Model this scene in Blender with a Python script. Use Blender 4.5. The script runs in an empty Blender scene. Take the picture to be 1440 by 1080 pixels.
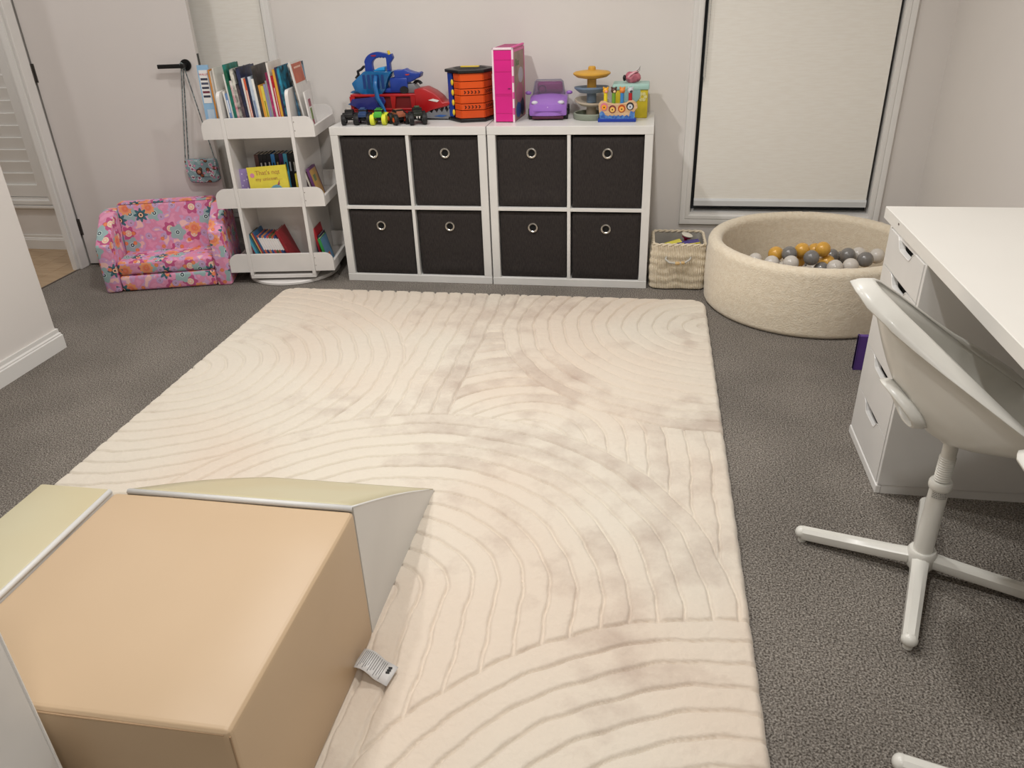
import bpy, bmesh, math, random
import numpy as np
from mathutils import Vector, Matrix, noise
C = bpy.context.scene.collection
SC = bpy.context.scene
PI = math.pi
random.seed(7)

# ---------------------------------------------------------------- camera, world, lights, exposure
cam = bpy.data.cameras.new('camera'); co = bpy.data.objects.new('camera', cam); C.objects.link(co)
cam.sensor_width = 36; cam.lens = 1089.323 / 1440 * 36; cam.clip_start = .02
r_ = Vector((0.98584045, 0.16461933, -0.03192313)); u_ = Vector((-0.04869271, 0.46320459, 0.88491272)); d_ = Vector((-0.16046068, 0.87082833, -0.46466158))
co.matrix_world = Matrix(((r_.x, u_.x, -d_.x, 1.5172), (r_.y, u_.y, -d_.y, -3.6406), (r_.z, u_.z, -d_.z, 1.3752), (0, 0, 0, 1)))
SC.camera = co
w = bpy.data.worlds.new('night'); SC.world = w; w.use_nodes = True
w.node_tree.nodes['Background'].inputs[0].default_value = (.006, .008, .012, 1)
w.node_tree.nodes['Background'].inputs[1].default_value = 1
SC.view_settings.view_transform = 'Standard'; SC.view_settings.look = 'None'
SC.view_settings.gamma = 1; SC.view_settings.use_curve_mapping = False
SC.view_settings.exposure = 0.0
def downlight_or_fill(x, y, e, r=.045, col=(1, .985, .966)):
    l = bpy.data.lights.new('downlight_or_fill', 'AREA'); l.shape = 'DISK'; l.size = r * 2; l.energy = e; l.color = col; l.spread = math.radians(165)
    o = bpy.data.objects.new('downlight_or_fill', l); C.objects.link(o); o.location = (x, y, 2.435)
LIGHTS = [(.38, -1.12, 17.5), (1.41, -1.15, 15), (.27, -2.35, 7.5), (1.41, -2.55, 12.5), (1.8, -4.1, 12.5, .16), (-2.4, -.5, 8.5), (-1.05, -.75, 4.5)]  # added fills: wide rear one for foam fronts, last one for the door
for a in LIGHTS: downlight_or_fill(*a)

# ---------------------------------------------------------------- helpers
def lin(c):
    if isinstance(c, str): c = [int(c[i:i + 2], 16) / 255 for i in (0, 2, 4)]
    return tuple((v / 12.92 if v <= .04045 else ((v + .055) / 1.055) ** 2.4) for v in c) + (1,)
MATS = {}
def mat(name, col, rough=.5, metal=0., bump=0., bscale=200., col2=None, cscale=5., spec=.5, trans=0., alpha=1., sheen=0., stretch=None, coat=0., detail=2.):
    if name in MATS: return MATS[name]
    m = bpy.data.materials.new(name); m.use_nodes = True; nt = m.node_tree; b = nt.nodes['Principled BSDF']
    b.inputs['Base Color'].default_value = lin(col); b.inputs['Roughness'].default_value = rough; b.inputs['Metallic'].default_value = metal
    b.inputs['Specular IOR Level'].default_value = spec; b.inputs['Transmission Weight'].default_value = trans; b.inputs['Alpha'].default_value = alpha
    b.inputs['Sheen Weight'].default_value = sheen; b.inputs['Coat Weight'].default_value = coat
    tc = nt.nodes.new('ShaderNodeTexCoord'); mp = nt.nodes.new('ShaderNodeMapping'); nt.links.new(tc.outputs['Object'], mp.inputs[0])
    if stretch: mp.inputs['Scale'].default_value = stretch
    # every surface gets a faint procedural variation
    n = nt.nodes.new('ShaderNodeTexNoise'); n.inputs['Scale'].default_value = cscale; n.inputs['Detail'].default_value = detail; nt.links.new(mp.outputs[0], n.inputs[0])
    mx = nt.nodes.new('ShaderNodeMix'); mx.data_type = 'RGBA'
    c1 = lin(col); c2 = lin(col2) if col2 else tuple(v * .94 for v in c1[:3]) + (1,)
    mx.inputs[6].default_value = c1; mx.inputs[7].default_value = c2
    rp = nt.nodes.new('ShaderNodeMapRange'); rp.inputs[1].default_value = .38; rp.inputs[2].default_value = .62
    nt.links.new(n.outputs[0], rp.inputs[0]); nt.links.new(rp.outputs[0], mx.inputs[0]); nt.links.new(mx.outputs[2], b.inputs['Base Color'])
    if bump:
        n2 = nt.nodes.new('ShaderNodeTexNoise'); n2.inputs['Scale'].default_value = bscale; n2.inputs['Detail'].default_value = 3; nt.links.new(mp.outputs[0], n2.inputs[0])
        bp = nt.nodes.new('ShaderNodeBump'); bp.inputs['Strength'].default_value = bump; bp.inputs['Distance'].default_value = .004
        nt.links.new(n2.outputs[0], bp.inputs['Height']); nt.links.new(bp.outputs[0], b.inputs['Normal'])
    MATS[name] = m
    return m
def obj(name, bm, m=None, parent=None, smooth=None, kind=None, label=None):
    me = bpy.data.meshes.new(name); bm.to_mesh(me); bm.free()
    if smooth is not None:
        for p in me.polygons: p.use_smooth = True
        if smooth < 3: 
            try: me.set_sharp_from_angle(angle=smooth)
            except Exception: pass
    ms = m if isinstance(m, (list, tuple)) else [m]
    for x in ms:
        if x: me.materials.append(x)
    o = bpy.data.objects.new(name, me); C.objects.link(o)
    if parent: o.parent = parent
    if kind: o['kind'] = kind
    if label: o['label'] = label
    return o
def tag(o, label, cat, group=None):
    o['label'] = label; o['category'] = cat
    if group: o['group'] = group
    return o
def thing(name, label, cat, loc=(0, 0, 0), rotz=0, group=None):
    o = bpy.data.objects.new(name, None); C.objects.link(o); o.empty_display_size = .05
    o.location = loc; o.rotation_euler = (0, 0, rotz)
    return tag(o, label, cat, group)
def BM(): return bmesh.new()
def bx(bm, a, b, bev=0., seg=2, M=None, mi=0):
    a, b = Vector(a), Vector(b); c = (a + b) / 2; s = b - a
    g = bmesh.ops.create_cube(bm, size=1, matrix=Matrix.Translation(c) @ Matrix.Diagonal((abs(s.x), abs(s.y), abs(s.z), 1)))
    vs = g['verts']
    fs = list({f for v in vs for f in v.link_faces})
    if bev:
        es = list({e for v in vs for e in v.link_edges})
        r = bmesh.ops.bevel(bm, geom=es, offset=bev, segments=seg, affect='EDGES', profile=.5)
        vs = list({v for f in r['faces'] for v in f.verts} | {v for v in vs if v.is_valid}); fs = list({f for v in vs for f in v.link_faces})
    for f in fs: f.material_index = mi
    if M: bmesh.ops.transform(bm, matrix=M, verts=vs)
    return bm
def lathe(bm, prof, n=32, M=None, mi=0, a0=0, a1=2 * PI):
    full = abs(a1 - a0 - 2 * PI) < 1e-6; rings = []; vs = []
    for (r, z) in prof:
        if r < 1e-6: v = bm.verts.new((0, 0, z)); rings.append([v]); vs.append(v); continue
        ring = [bm.verts.new((r * math.cos(a0 + (a1 - a0) * k / n), r * math.sin(a0 + (a1 - a0) * k / n), z)) for k in range(n if full else n + 1)]
        rings.append(ring); vs += ring
    for A, B in zip(rings, rings[1:]):
        m = n if full else n
        for k in range(m):
            k2 = (k + 1) % len(A) if len(A) > 1 else 0; j2 = (k + 1) % len(B) if len(B) > 1 else 0
            if len(A) == 1 and len(B) == 1: continue
            if len(A) == 1: f = bm.faces.new((A[0], B[k], B[j2]))
            elif len(B) == 1: f = bm.faces.new((A[k], A[k2], B[0]))
            else: f = bm.faces.new((A[k], A[k2], B[j2], B[k]))
            f.material_index = mi
    bmesh.ops.recalc_face_normals(bm, faces=list({f for v in vs for f in v.link_faces}))
    if M: bmesh.ops.transform(bm, matrix=M, verts=vs)
    return bm
def cyl(bm, p0, p1, r0, r1=None, n=16, mi=0, bev=0.):
    p0, p1 = Vector(p0), Vector(p1); L = (p1 - p0).length; r1 = r0 if r1 is None else r1
    q = Vector((0, 0, 1)).rotation_difference(p1 - p0).to_matrix().to_4x4()
    pr = [(0, 0), (r0 - bev, 0), (r0, bev), (r1, L - bev), (r1 - bev, L), (0, L)] if bev else [(0, 0), (r0, 0), (r1, L), (0, L)]
    return lathe(bm, pr, n, Matrix.Translation(p0) @ q, mi)
def tube(bm, pts, r, n=8, closed=False, mi=0, flat=1.):
    P = [Vector(p) for p in pts]; N = len(P); rings = []; up = None
    for i in range(N):
        t = (P[(i + 1) % N] - P[i - 1]) if closed else (P[min(i + 1, N - 1)] - P[max(i - 1, 0)]); t.normalize()
        if up is None: up = t.orthogonal().normalized()
        up = (up - t * up.dot(t)); up = up.normalized() if up.length > 1e-6 else t.orthogonal().normalized()
        s = t.cross(up); rr = r[i] if isinstance(r, (list, tuple)) else r
        rings.append([bm.verts.new(P[i] + (up * math.cos(2 * PI * k / n) * flat + s * math.sin(2 * PI * k / n)) * rr) for k in range(n)])
    for i in range(N if closed else N - 1):
        A, B = rings[i], rings[(i + 1) % N]
        for k in range(n):
            f = bm.faces.new((A[k], A[(k + 1) % n], B[(k + 1) % n], B[k])); f.material_index = mi
    if not closed:
        bm.faces.new(rings[0]).material_index = mi; bm.faces.new(rings[-1]).material_index = mi
    bmesh.ops.recalc_face_normals(bm, faces=list({f for R in rings for v in R for f in v.link_faces}))
    return bm
def prism(bm, poly, d0, d1, axis='y', bev=0., M=None, mi=0, seg=2):
    """poly of 2-D points extruded from d0 to d1; axis y: (x,z); x: (y,z); z: (x,y)"""
    f3 = {'y': lambda a, b, d: (a, d, b), 'x': lambda a, b, d: (d, a, b), 'z': lambda a, b, d: (a, b, d)}[axis]
    A = [bm.verts.new(f3(a, b, d0)) for a, b in poly]; B = [bm.verts.new(f3(a, b, d1)) for a, b in poly]; n = len(A)
    fs = [bm.faces.new(A), bm.faces.new(B)] + [bm.faces.new((A[i], A[(i + 1) % n], B[(i + 1) % n], B[i])) for i in range(n)]
    bmesh.ops.recalc_face_normals(bm, faces=fs)
    vs = A + B
    for f in fs: f.material_index = mi
    if bev:
        es = list({e for v in vs for e in v.link_edges})
        r = bmesh.ops.bevel(bm, geom=es, offset=bev, segments=seg, affect='EDGES', profile=.5)
        vs = list({v for v in vs if v.is_valid} | {v for f in r['faces'] for v in f.verts})
        for v in vs:
            for f in v.link_faces: f.material_index = mi
    if M: bmesh.ops.transform(bm, matrix=M, verts=vs)
    return bm
def ell(bm, c, r, seg=20, rings=12, M=None, mi=0):
    g = bmesh.ops.create_uvsphere(bm, u_segments=seg, v_segments=rings, radius=1, matrix=Matrix.Translation(c) @ Matrix.Diagonal((r[0], r[1], r[2], 1)))
    for v in g['verts']:
        for f in v.link_faces: f.material_index = mi
    if M: bmesh.ops.transform(bm, matrix=M, verts=g['verts'])
    return bm
def text(s, size, M, m, parent, name='lettering', ext=.0004, align='CENTER'):
    cu = bpy.data.curves.new(name, 'FONT'); cu.body = s; cu.size = size; cu.extrude = ext; cu.align_x = align; cu.align_y = 'CENTER'
    cu.resolution_u = 3; cu.materials.append(m)
    tmp = bpy.data.objects.new(name, cu); C.objects.link(tmp); bpy.context.view_layer.update()
    me = bpy.data.meshes.new_from_object(tmp.evaluated_get(bpy.context.evaluated_depsgraph_get())); bpy.data.objects.remove(tmp)
    o = bpy.data.objects.new(name, me); C.objects.link(o); o.parent = parent; o.matrix_local = M
    return o
T = Matrix.Translation
def Rz(a): return Matrix.Rotation(a, 4, 'Z')
def Rx(a): return Matrix.Rotation(a, 4, 'X')
def Ry(a): return Matrix.Rotation(a, 4, 'Y')
FRONT = Rx(PI / 2)      # text facing -y

# ---------------------------------------------------------------- materials
M_wall = mat('wall_paint', 'e0dbd6', .85, bump=.06, bscale=300, col2='dfdad5')
M_trim = mat('trim_gloss', 'e6e4e0', .35, col2='e5e3df')
M_door = mat('door_paint', 'ddd7d3', .45, col2='dcd6d2')
M_ceil = mat('ceiling_paint', 'f2f0ee', .9, col2='f1efed')
M_white = mat('white_laminate', 'e2e0dc', .35)
M_top = mat('white_desktop', 'e6e3dc', .45, col2='e5e2db')
M_wsh = mat('shelf_white', 'e6e2de', .4)
M_blk = mat('black_metal', '0d0d0e', .35)
M_darkf = mat('aluminium_dark', '3c3f42', .4, .5)
M_glass = mat('night_glass', '0a0c0e', .05)
M_blind = mat('blind_fabric', 'f2efe7', .9, bump=.12, bscale=350, stretch=(.25, 1, 2.2), col2='efebe2', cscale=60)
M_bar = mat('blind_bar', 'd9dbdb', .3)
M_char = mat('charcoal_fabric', '3d3836', .95, bump=.5, bscale=450, stretch=(2.5, 1, .4), col2='332f2e', cscale=120, spec=.15)
M_char2 = mat('charcoal_inner', '2b2827', .95)
M_ring = mat('nickel', 'b9b4ac', .25, .9)
M_hole = mat('dark_inside', '050505', .9)
M_plast = mat('white_plastic', 'dedcd4', .3, coat=.2)
M_tan = mat('tan_vinyl', 'c4aa8a', .42, bump=.08, bscale=9, col2='c2a888', cscale=3)
M_green = mat('sage_vinyl', 'c3bb9c', .42, bump=.1, bscale=14, col2='c1b592', cscale=3)
M_wv = mat('white_vinyl', 'd8d7d4', .38, bump=.1, bscale=16)

def carpet_mat():
    m = bpy.data.materials.new('grey_carpet'); m.use_nodes = True; nt = m.node_tree; b = nt.nodes['Principled BSDF']; N = nt.nodes.new; L = nt.links.new
    tc = N('ShaderNodeTexCoord')
    a = N('ShaderNodeTexNoise'); a.inputs['Scale'].default_value = 210; a.inputs['Detail'].default_value = 3; L(tc.outputs['Object'], a.inputs[0])
    v = N('ShaderNodeTexVoronoi'); v.inputs['Scale'].default_value = 190; L(tc.outputs['Object'], v.inputs[0])
    g = N('ShaderNodeTexNoise'); g.inputs['Scale'].default_value = 2.3; g.inputs['Detail'].default_value = 4; L(tc.outputs['Object'], g.inputs[0])
    r1 = N('ShaderNodeValToRGB'); r1.color_ramp.elements[0].position = .36; r1.color_ramp.elements[1].position = .66
    r1.color_ramp.elements[0].color = lin('5c554e'); r1.color_ramp.elements[1].color = lin('aaa39a'); L(a.outputs[0], r1.inputs[0])
    r2 = N('ShaderNodeMapRange'); r2.inputs[1].default_value = .35; r2.inputs[2].default_value = .65; r2.inputs[3].default_value = .86; r2.inputs[4].default_value = 1.1; L(g.outputs[0], r2.inputs[0])
    mu = N('ShaderNodeMix'); mu.data_type = 'RGBA'; mu.blend_type = 'MULTIPLY'; mu.inputs[0].default_value = 1; L(r1.outputs[0], mu.inputs[6]); L(r2.outputs[0], mu.inputs[7]); L(mu.outputs[2], b.inputs['Base Color'])
    ad = N('ShaderNodeMath'); ad.operation = 'SUBTRACT'; L(a.outputs[0], ad.inputs[0]); L(v.outputs[0], ad.inputs[1])
    bp = N('ShaderNodeBump'); bp.inputs['Strength'].default_value = .9; bp.inputs['Distance'].default_value = .006; L(ad.outputs[0], bp.inputs['Height']); L(bp.outputs[0], b.inputs['Normal'])
    b.inputs['Roughness'].default_value = 1; b.inputs['Specular IOR Level'].default_value = .1
    return m
def rug_mat():
    m = bpy.data.materials.new('cream_plush'); m.use_nodes = True; nt = m.node_tree; b = nt.nodes['Principled BSDF']; N = nt.nodes.new; L = nt.links.new
    tc = N('ShaderNodeTexCoord'); at = N('ShaderNodeAttribute'); at.attribute_name = 'pile_sheen'
    n = N('ShaderNodeTexNoise'); n.inputs['Scale'].default_value = 9; n.inputs['Detail'].default_value = 5; n.inputs['Roughness'].default_value = .65; L(tc.outputs['Object'], n.inputs[0])
    ad = N('ShaderNodeMath'); ad.operation = 'MULTIPLY_ADD'; ad.inputs[1].default_value = .7; L(n.outputs[0], ad.inputs[0]); L(at.outputs['Fac'], ad.inputs[2])
    r = N('ShaderNodeValToRGB'); r.color_ramp.elements[0].position = .52; r.color_ramp.elements[1].position = .84
    r.color_ramp.elements[0].color = lin('bfb1a3'); r.color_ramp.elements[1].color = lin('dbd2c3'); L(ad.outputs[0], r.inputs[0])
    pk = N('ShaderNodeTexNoise'); pk.inputs['Scale'].default_value = 1.1; L(tc.outputs['Object'], pk.inputs[0])
    mr = N('ShaderNodeMapRange'); mr.inputs[1].default_value = .45; mr.inputs[2].default_value = .62; mr.inputs[4].default_value = .5; L(pk.outputs[0], mr.inputs[0])
    mx = N('ShaderNodeMix'); mx.data_type = 'RGBA'; mx.blend_type = 'MULTIPLY'; mx.inputs[7].default_value = lin('fbeee8'); L(mr.outputs[0], mx.inputs[0]); L(r.outputs[0], mx.inputs[6]); L(mx.outputs[2], b.inputs['Base Color'])
    f = N('ShaderNodeTexNoise'); f.inputs['Scale'].default_value = 120; f.inputs['Detail'].default_value = 4; L(tc.outputs['Object'], f.inputs[0])
    bp = N('ShaderNodeBump'); bp.inputs['Strength'].default_value = .22; bp.inputs['Distance'].default_value = .006; L(f.outputs[0], bp.inputs['Height']); L(bp.outputs[0], b.inputs['Normal'])
    b.inputs['Roughness'].default_value = .9; b.inputs['Sheen Weight'].default_value = .25; b.inputs['Specular IOR Level'].default_value = .15
    return m
def wood_mat():
    return mat('oak_floor', 'b39a7c', .5, bump=.1, bscale=60, stretch=(1, 12, 1), col2='a38a6c', cscale=6)
M_carpet = carpet_mat(); M_rug = rug_mat(); M_wood = wood_mat()

# ---------------------------------------------------------------- the room
WY = .40; WR = 2.82; ZC = 2.45; YB = -5.2
def S(name, bm, m, parent=None, smooth=None): return obj(name, bm, m, parent, smooth, kind=None if parent else 'structure')
S('floor', bx(BM(), (-1.61, YB, -.05), (WR + .1, WY + .1, 0)), M_carpet)
S('ceiling', bx(BM(), (-3.4, YB, ZC), (WR + .1, WY + .12, ZC + .05)), M_ceil)
# back wall with three openings: (x0, x1, z0, z1)
WINS = [(-2.76, -1.96, .30, 2.1), (-1.36, -.433, .262, 2.1), (1.732, 2.606, .262, 2.1)]
bm = BM(); xs = -3.2
for (x0, x1, z0, z1) in WINS:
    bx(bm, (xs, WY, 0), (x0, WY + .12, ZC)); bx(bm, (x0, WY, 0), (x1, WY + .12, z0)); bx(bm, (x0, WY, z1), (x1, WY + .12, ZC)); xs = x1
bx(bm, (xs, WY, 0), (WR + .1, WY + .12, ZC))
S('wall_back', bm, M_wall)
S('wall_right', bx(BM(), (WR, YB, 0), (WR + .1, WY, ZC)), M_wall)
S('wall_front', bx(BM(), (-1.1, YB - .1, 0), (WR + .1, YB, ZC)), M_wall)
# left: near wall, its return, and the doorway wall
bm = BM(); bx(bm, (-1.08, YB, 0), (-.98, -.94, ZC)); bx(bm, (-1.72, -1.04, 0), (-1.08, -.94, ZC)); S('wall_left', bm, M_wall)
DX = -1.61; D0, D1 = -.76, .055
bm = BM(); bx(bm, (DX - .03, D1, 0), (DX, WY, ZC)); bx(bm, (DX - .03, -.94, 0), (DX, D0, ZC)); bx(bm, (DX - .03, D0, 2.06), (DX, D1, ZC)); S('wall_doorway', bm, M_wall)
bm = BM(); bx(bm, (-3.3, -1.6, 0), (-3.2, WY + .1, ZC)); bx(bm, (-3.2, -1.6, 0), (-1.72, -1.5, ZC)); bx(bm,(-1.72,-1.6,0),(-1.62,-1.04,ZC)); S('wall_hall', bm, M_wall)
def base_prof(t, h): return [(0, 0), (t, 0), (t, h * .66), (t * .8, h * .70), (t * .8, h * .76), (t * .5, h * .82), (t * .5, h), (0, h)]
def baseboard(name, pts, h=.092, t=.016):
    """runs round a polyline with the moulding on its left side, mitred"""
    bm = BM(); P = [Vector((a, b, 0)) for a, b in pts]; rings = []
    for i, p in enumerate(P):
        ds = []
        if i: ds.append((p - P[i - 1]).normalized())
        if i < len(P) - 1: ds.append((P[i + 1] - p).normalized())
        ns = [Vector((-q.y, q.x, 0)) for q in ds]; n = sum(ns, Vector()); n.normalize(); n /= n.dot(ns[0])
        rings.append([bm.verts.new(p + n * a + Vector((0, 0, z))) for a, z in base_prof(t, h)])
    for A, B in zip(rings, rings[1:]):
        for k in range(len(A)): bm.faces.new((A[k], A[(k + 1) % len(A)], B[(k + 1) % len(A)], B[k]))
    bm.faces.new(rings[0]); bm.faces.new(rings[-1]); bmesh.ops.recalc_face_normals(bm, faces=bm.faces)
    return S(name, bm, M_trim)
baseboard('baseboard_left', [(-1.60, -.94), (-.98, -.94), (-.98, YB)])
baseboard('baseboard_back', [(-.08, WY), (-1.55, WY)])
baseboard('baseboard_corner', [(WR, -1.1), (WR, WY), (1.56, WY)])
baseboard('baseboard_hall', [(-1.65, WY), (-3.2, WY)], .085)
# door trim: architraves and jambs round the doorway
bm = BM()
for y0, y1 in ((D1 - .005, D1 + .062), (D0 - .062, D0 + .005)):
    bx(bm, (DX, y0, 0), (DX + .018, y1, 2.12), .004); bx(bm, (DX - .042, y0, 0), (DX - .03, y1, 2.12), .004)
bx(bm, (DX, D0 - .062, 2.05), (DX + .018, D1 + .062, 2.12), .004)
for y0, y1 in ((D1 - .018, D1), (D0, D0 + .018)): bx(bm, (DX - .03, y0, 0), (DX, y1, 2.06))
S('trim_1', bm, M_trim)
S('trim_2', bx(BM(), (DX - .006, D0, -.008), (DX + .004, D1, .003)), mat('threshold', '5a5047', .5))
fl = S('floor_hall', bx(BM(), (-3.3, -1.6, -.05), (-1.61, WY + .1, -.008)), mat('subfloor', '6b5a45', .8))
for i, x in enumerate(np.arange(-3.28, -1.60, .14)):
    for j, (ya, yb) in enumerate(((-1.58, -.45 - .21 * (i % 3)), (-.45 - .21 * (i % 3), WY))):
        obj('plank', bx(BM(), (x + .001, ya + .001, -.0075), (min(x + .139, DX - .004), yb - .001, 0), .0012, 1), M_wood, fl)

def architrave(x0, x1, z0, z1, wd=.048):
    """moulded picture-frame round an opening, with a reveal"""
    bm = BM(); y = WY
    prof = [(0, 0), (0, -.010), (.006, -.014), (.018, -.014), (.021, -.011), (wd - .012, -.017), (wd - .003, -.017), (wd, -.012), (wd, 0)]
    cs = [((x0, z0), (-1, -1)), ((x1, z0), (1, -1)), ((x1, z1), (1, 1)), ((x0, z1), (-1, 1))]
    R = [[bm.verts.new((cx + sx * a, y + b, cz + sz * a)) for a, b in prof] for (cx, cz), (sx, sz) in cs]
    for i in range(4):
        A, B = R[i], R[(i + 1) % 4]
        for k in range(len(A) - 1): bm.faces.new((A[k], A[k + 1], B[k + 1], B[k]))
    bmesh.ops.recalc_face_normals(bm, faces=bm.faces)
    # reveal lining
    t = .012
    bx(bm, (x0, y - .003, z0), (x1, y + .12, z0 + t)); bx(bm, (x0, y - .003, z1 - t), (x1, y + .12, z1)); 
    bx(bm, (x0, y - .003, z0 + t), (x0 + .004, y + .12, z1 - t)); bx(bm, (x1 - .004, y - .003, z0 + t), (x1, y + .12, z1 - t))
    return bm
def window(name, x0, x1, z0, z1):
    o = S(name, architrave(x0, x1, z0, z1), M_trim, smooth=.6)
    y = WY + .075; f = BM(); t = .045
    bx(f, (x0 + .004, y, z0 + .012), (x0 + .004 + t, y + .04, z1 - .012), .003); bx(f, (x1 - .004 - t, y, z0 + .012), (x1 - .004, y + .04, z1 - .012), .003)
    bx(f, (x0 + t, y, z0 + .012), (x1 - t, y + .04, z0 + .012 + t), .003); bx(f, (x0 + t, y, z1 - t - .012), (x1 - t, y + .04, z1 - .012), .003)
    obj('window_frame', f, M_darkf, o)
    obj('glass_pane', bx(BM(), (x0 + t, y + .015, z0 + t), (x1 - t, y + .021, z1 - t)), M_glass, o)
    return o
window('window_1', *WINS[2]); window('window_2', *WINS[1])
def blind(x0, x1, zb, label, chain_x, chain_z):
    t = thing('roller_blind', label, 'blind', ((x0 + x1) / 2, WY + .02, zb), 0, None)
    cx = (x0 + x1) / 2
    def loc(x): return x - cx
    bm = BM(); n = 12
    bx(bm, (loc(x0), -.001, .03), (loc(x1), .001, 2.06 - zb)); obj('blind_fabric', bm, M_blind, t)
    b = BM(); prism(b, [(-.012, .0), (.010, .0), (.012, .008), (.010, .034), (-.004, .036), (-.013, .026)], loc(x0) - .001, loc(x1) + .001, 'x'); obj('bottom_rail', b, M_bar, t)
    for s in (x0 - .003, x1 + .001): obj('end_cap', bx(BM(), (loc(s), -.012, -.004), (loc(s) + .002, .012, .03)), M_blk, t)
    r = BM(); cyl(r, (loc(x0), .0, 2.075 - zb), (loc(x1), .0, 2.075 - zb), .02); obj('roller_tube', r, M_bar, t)
    c = BM()
    pts = [(loc(chain_x) + .004, -.022, 2.05 - zb), (loc(chain_x), -.022, chain_z - zb + .03), (loc(chain_x) - .003, -.022, chain_z - zb), (loc(chain_x) - .008, -.022, chain_z - zb + .03), (loc(chain_x) - .006, -.022, 2.05 - zb)]
    tube(c, pts, .0016, 6)
    # bead chain
    for k in range(90):
        z = chain_z - zb + .03 + k * .0115
        if z > 2.04 - zb: break
        ell(c, (loc(chain_x) + .004 * k / 90, -.022, z), (.0026, .0026, .0026), 6, 4)
    obj('pull_chain', c, mat('chain', 'b5b5b2', .4), t)
    return t
blind(1.754, 2.588, .306, 'cream roller blind pulled down over the right window above the ball pit', 1.760, .90)
blind(-1.34, -.449, .306, 'greige roller blind over the left window, half hidden behind the open door', -1.33, .90)
# hall window with plantation shutters
x0, x1, z0, z1 = WINS[0]
hw = S('window_3', architrave(x0, x1, z0, z1, .03), M_trim)
obj('window_sill', bx(BM(), (x0 - .05, WY - .02, z0 - .05), (x1 + .05, WY, z0 - .032), .003), M_trim, hw)
obj('glass_pane', bx(BM(), (x0 + .02, WY + .09, z0), (x1 - .02, WY + .096, z1)), M_glass, hw)
sh = BM(); st = .055
for a, b in (((x0 + .006, z0 + .014), (x0 + .006 + st, z1)), ((x1 - .006 - st, z0 + .014), (x1 - .006, z1))): bx(sh, (a[0], WY + .002, a[1]), (b[0], WY + .03, b[1]), .003)
bx(sh, (x0 + st, WY + .002, z0 + .014), (x1 - st, WY + .03, z0 + .085), .003); bx(sh, (x0 + st, WY + .002, z1 - .08), (x1 - st, WY + .03, z1), .003)
obj('shutter_panel', sh, M_trim, hw)
lv = None
for k in range(25):
    z = z0 + .118 + k * .067
    if z > z1 - .1: break
    if lv is None:
        b = BM(); prism(b, [(-.0055, -.034), (.0, -.035), (.0055, -.033), (.0055, .033), (0, .035), (-.0055, .034)], x0 + st + .008, x1 - st - .008, 'x', M=Rx(0.16)); lv = obj('louver', b, M_trim, hw); o = lv
    else: o = lv.copy(); C.objects.link(o); o.parent = hw
    o.location = (0, WY + .018, z)
# ---------------------------------------------------------------- the open door
HX, HY = -1.592, .128; DA = math.atan2(.262 - HY, -.757 - HX); DL = math.hypot(.262 - HY, -.757 - HX)
dr = S('door_1', bx(BM(), (0, 0, .008), (DL, .036, 2.045), .0015, 1), M_door); dr.location = (HX, HY, 0); dr.rotation_euler = (0, 0, DA)
for z in (.22, 1.02, 1.82):
    h = BM(); cyl(h, (-.006, -.004, z - .045), (-.006, -.004, z + .045), .006, n=12); bx(h, (-.002, -.0012, z - .045), (.010, .0, z + .045)); obj('hinge', h, mat('hinge_grey', '55504c', .35, .6), dr)
hd = BM(); cyl(hd, (DL - .062, 0, 1.035), (DL - .062, -.009, 1.035), .0275, n=40, bev=.0015); o = obj('handle_rosette', hd, M_blk, dr, .6)
hd = BM(); cyl(hd, (DL - .062, -.009, 1.035), (DL - .062, -.05, 1.035), .0105, n=20); bx(hd, (DL - .185, -.062, 1.025), (DL - .05, -.048, 1.045), .003); obj('lever', hd, M_blk, dr, .6)
la = BM(); bx(la, (DL - .0005, .006, .985), (DL + .0012, .030, 1.085)); obj('latch_plate', la, M_blk, dr)

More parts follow.
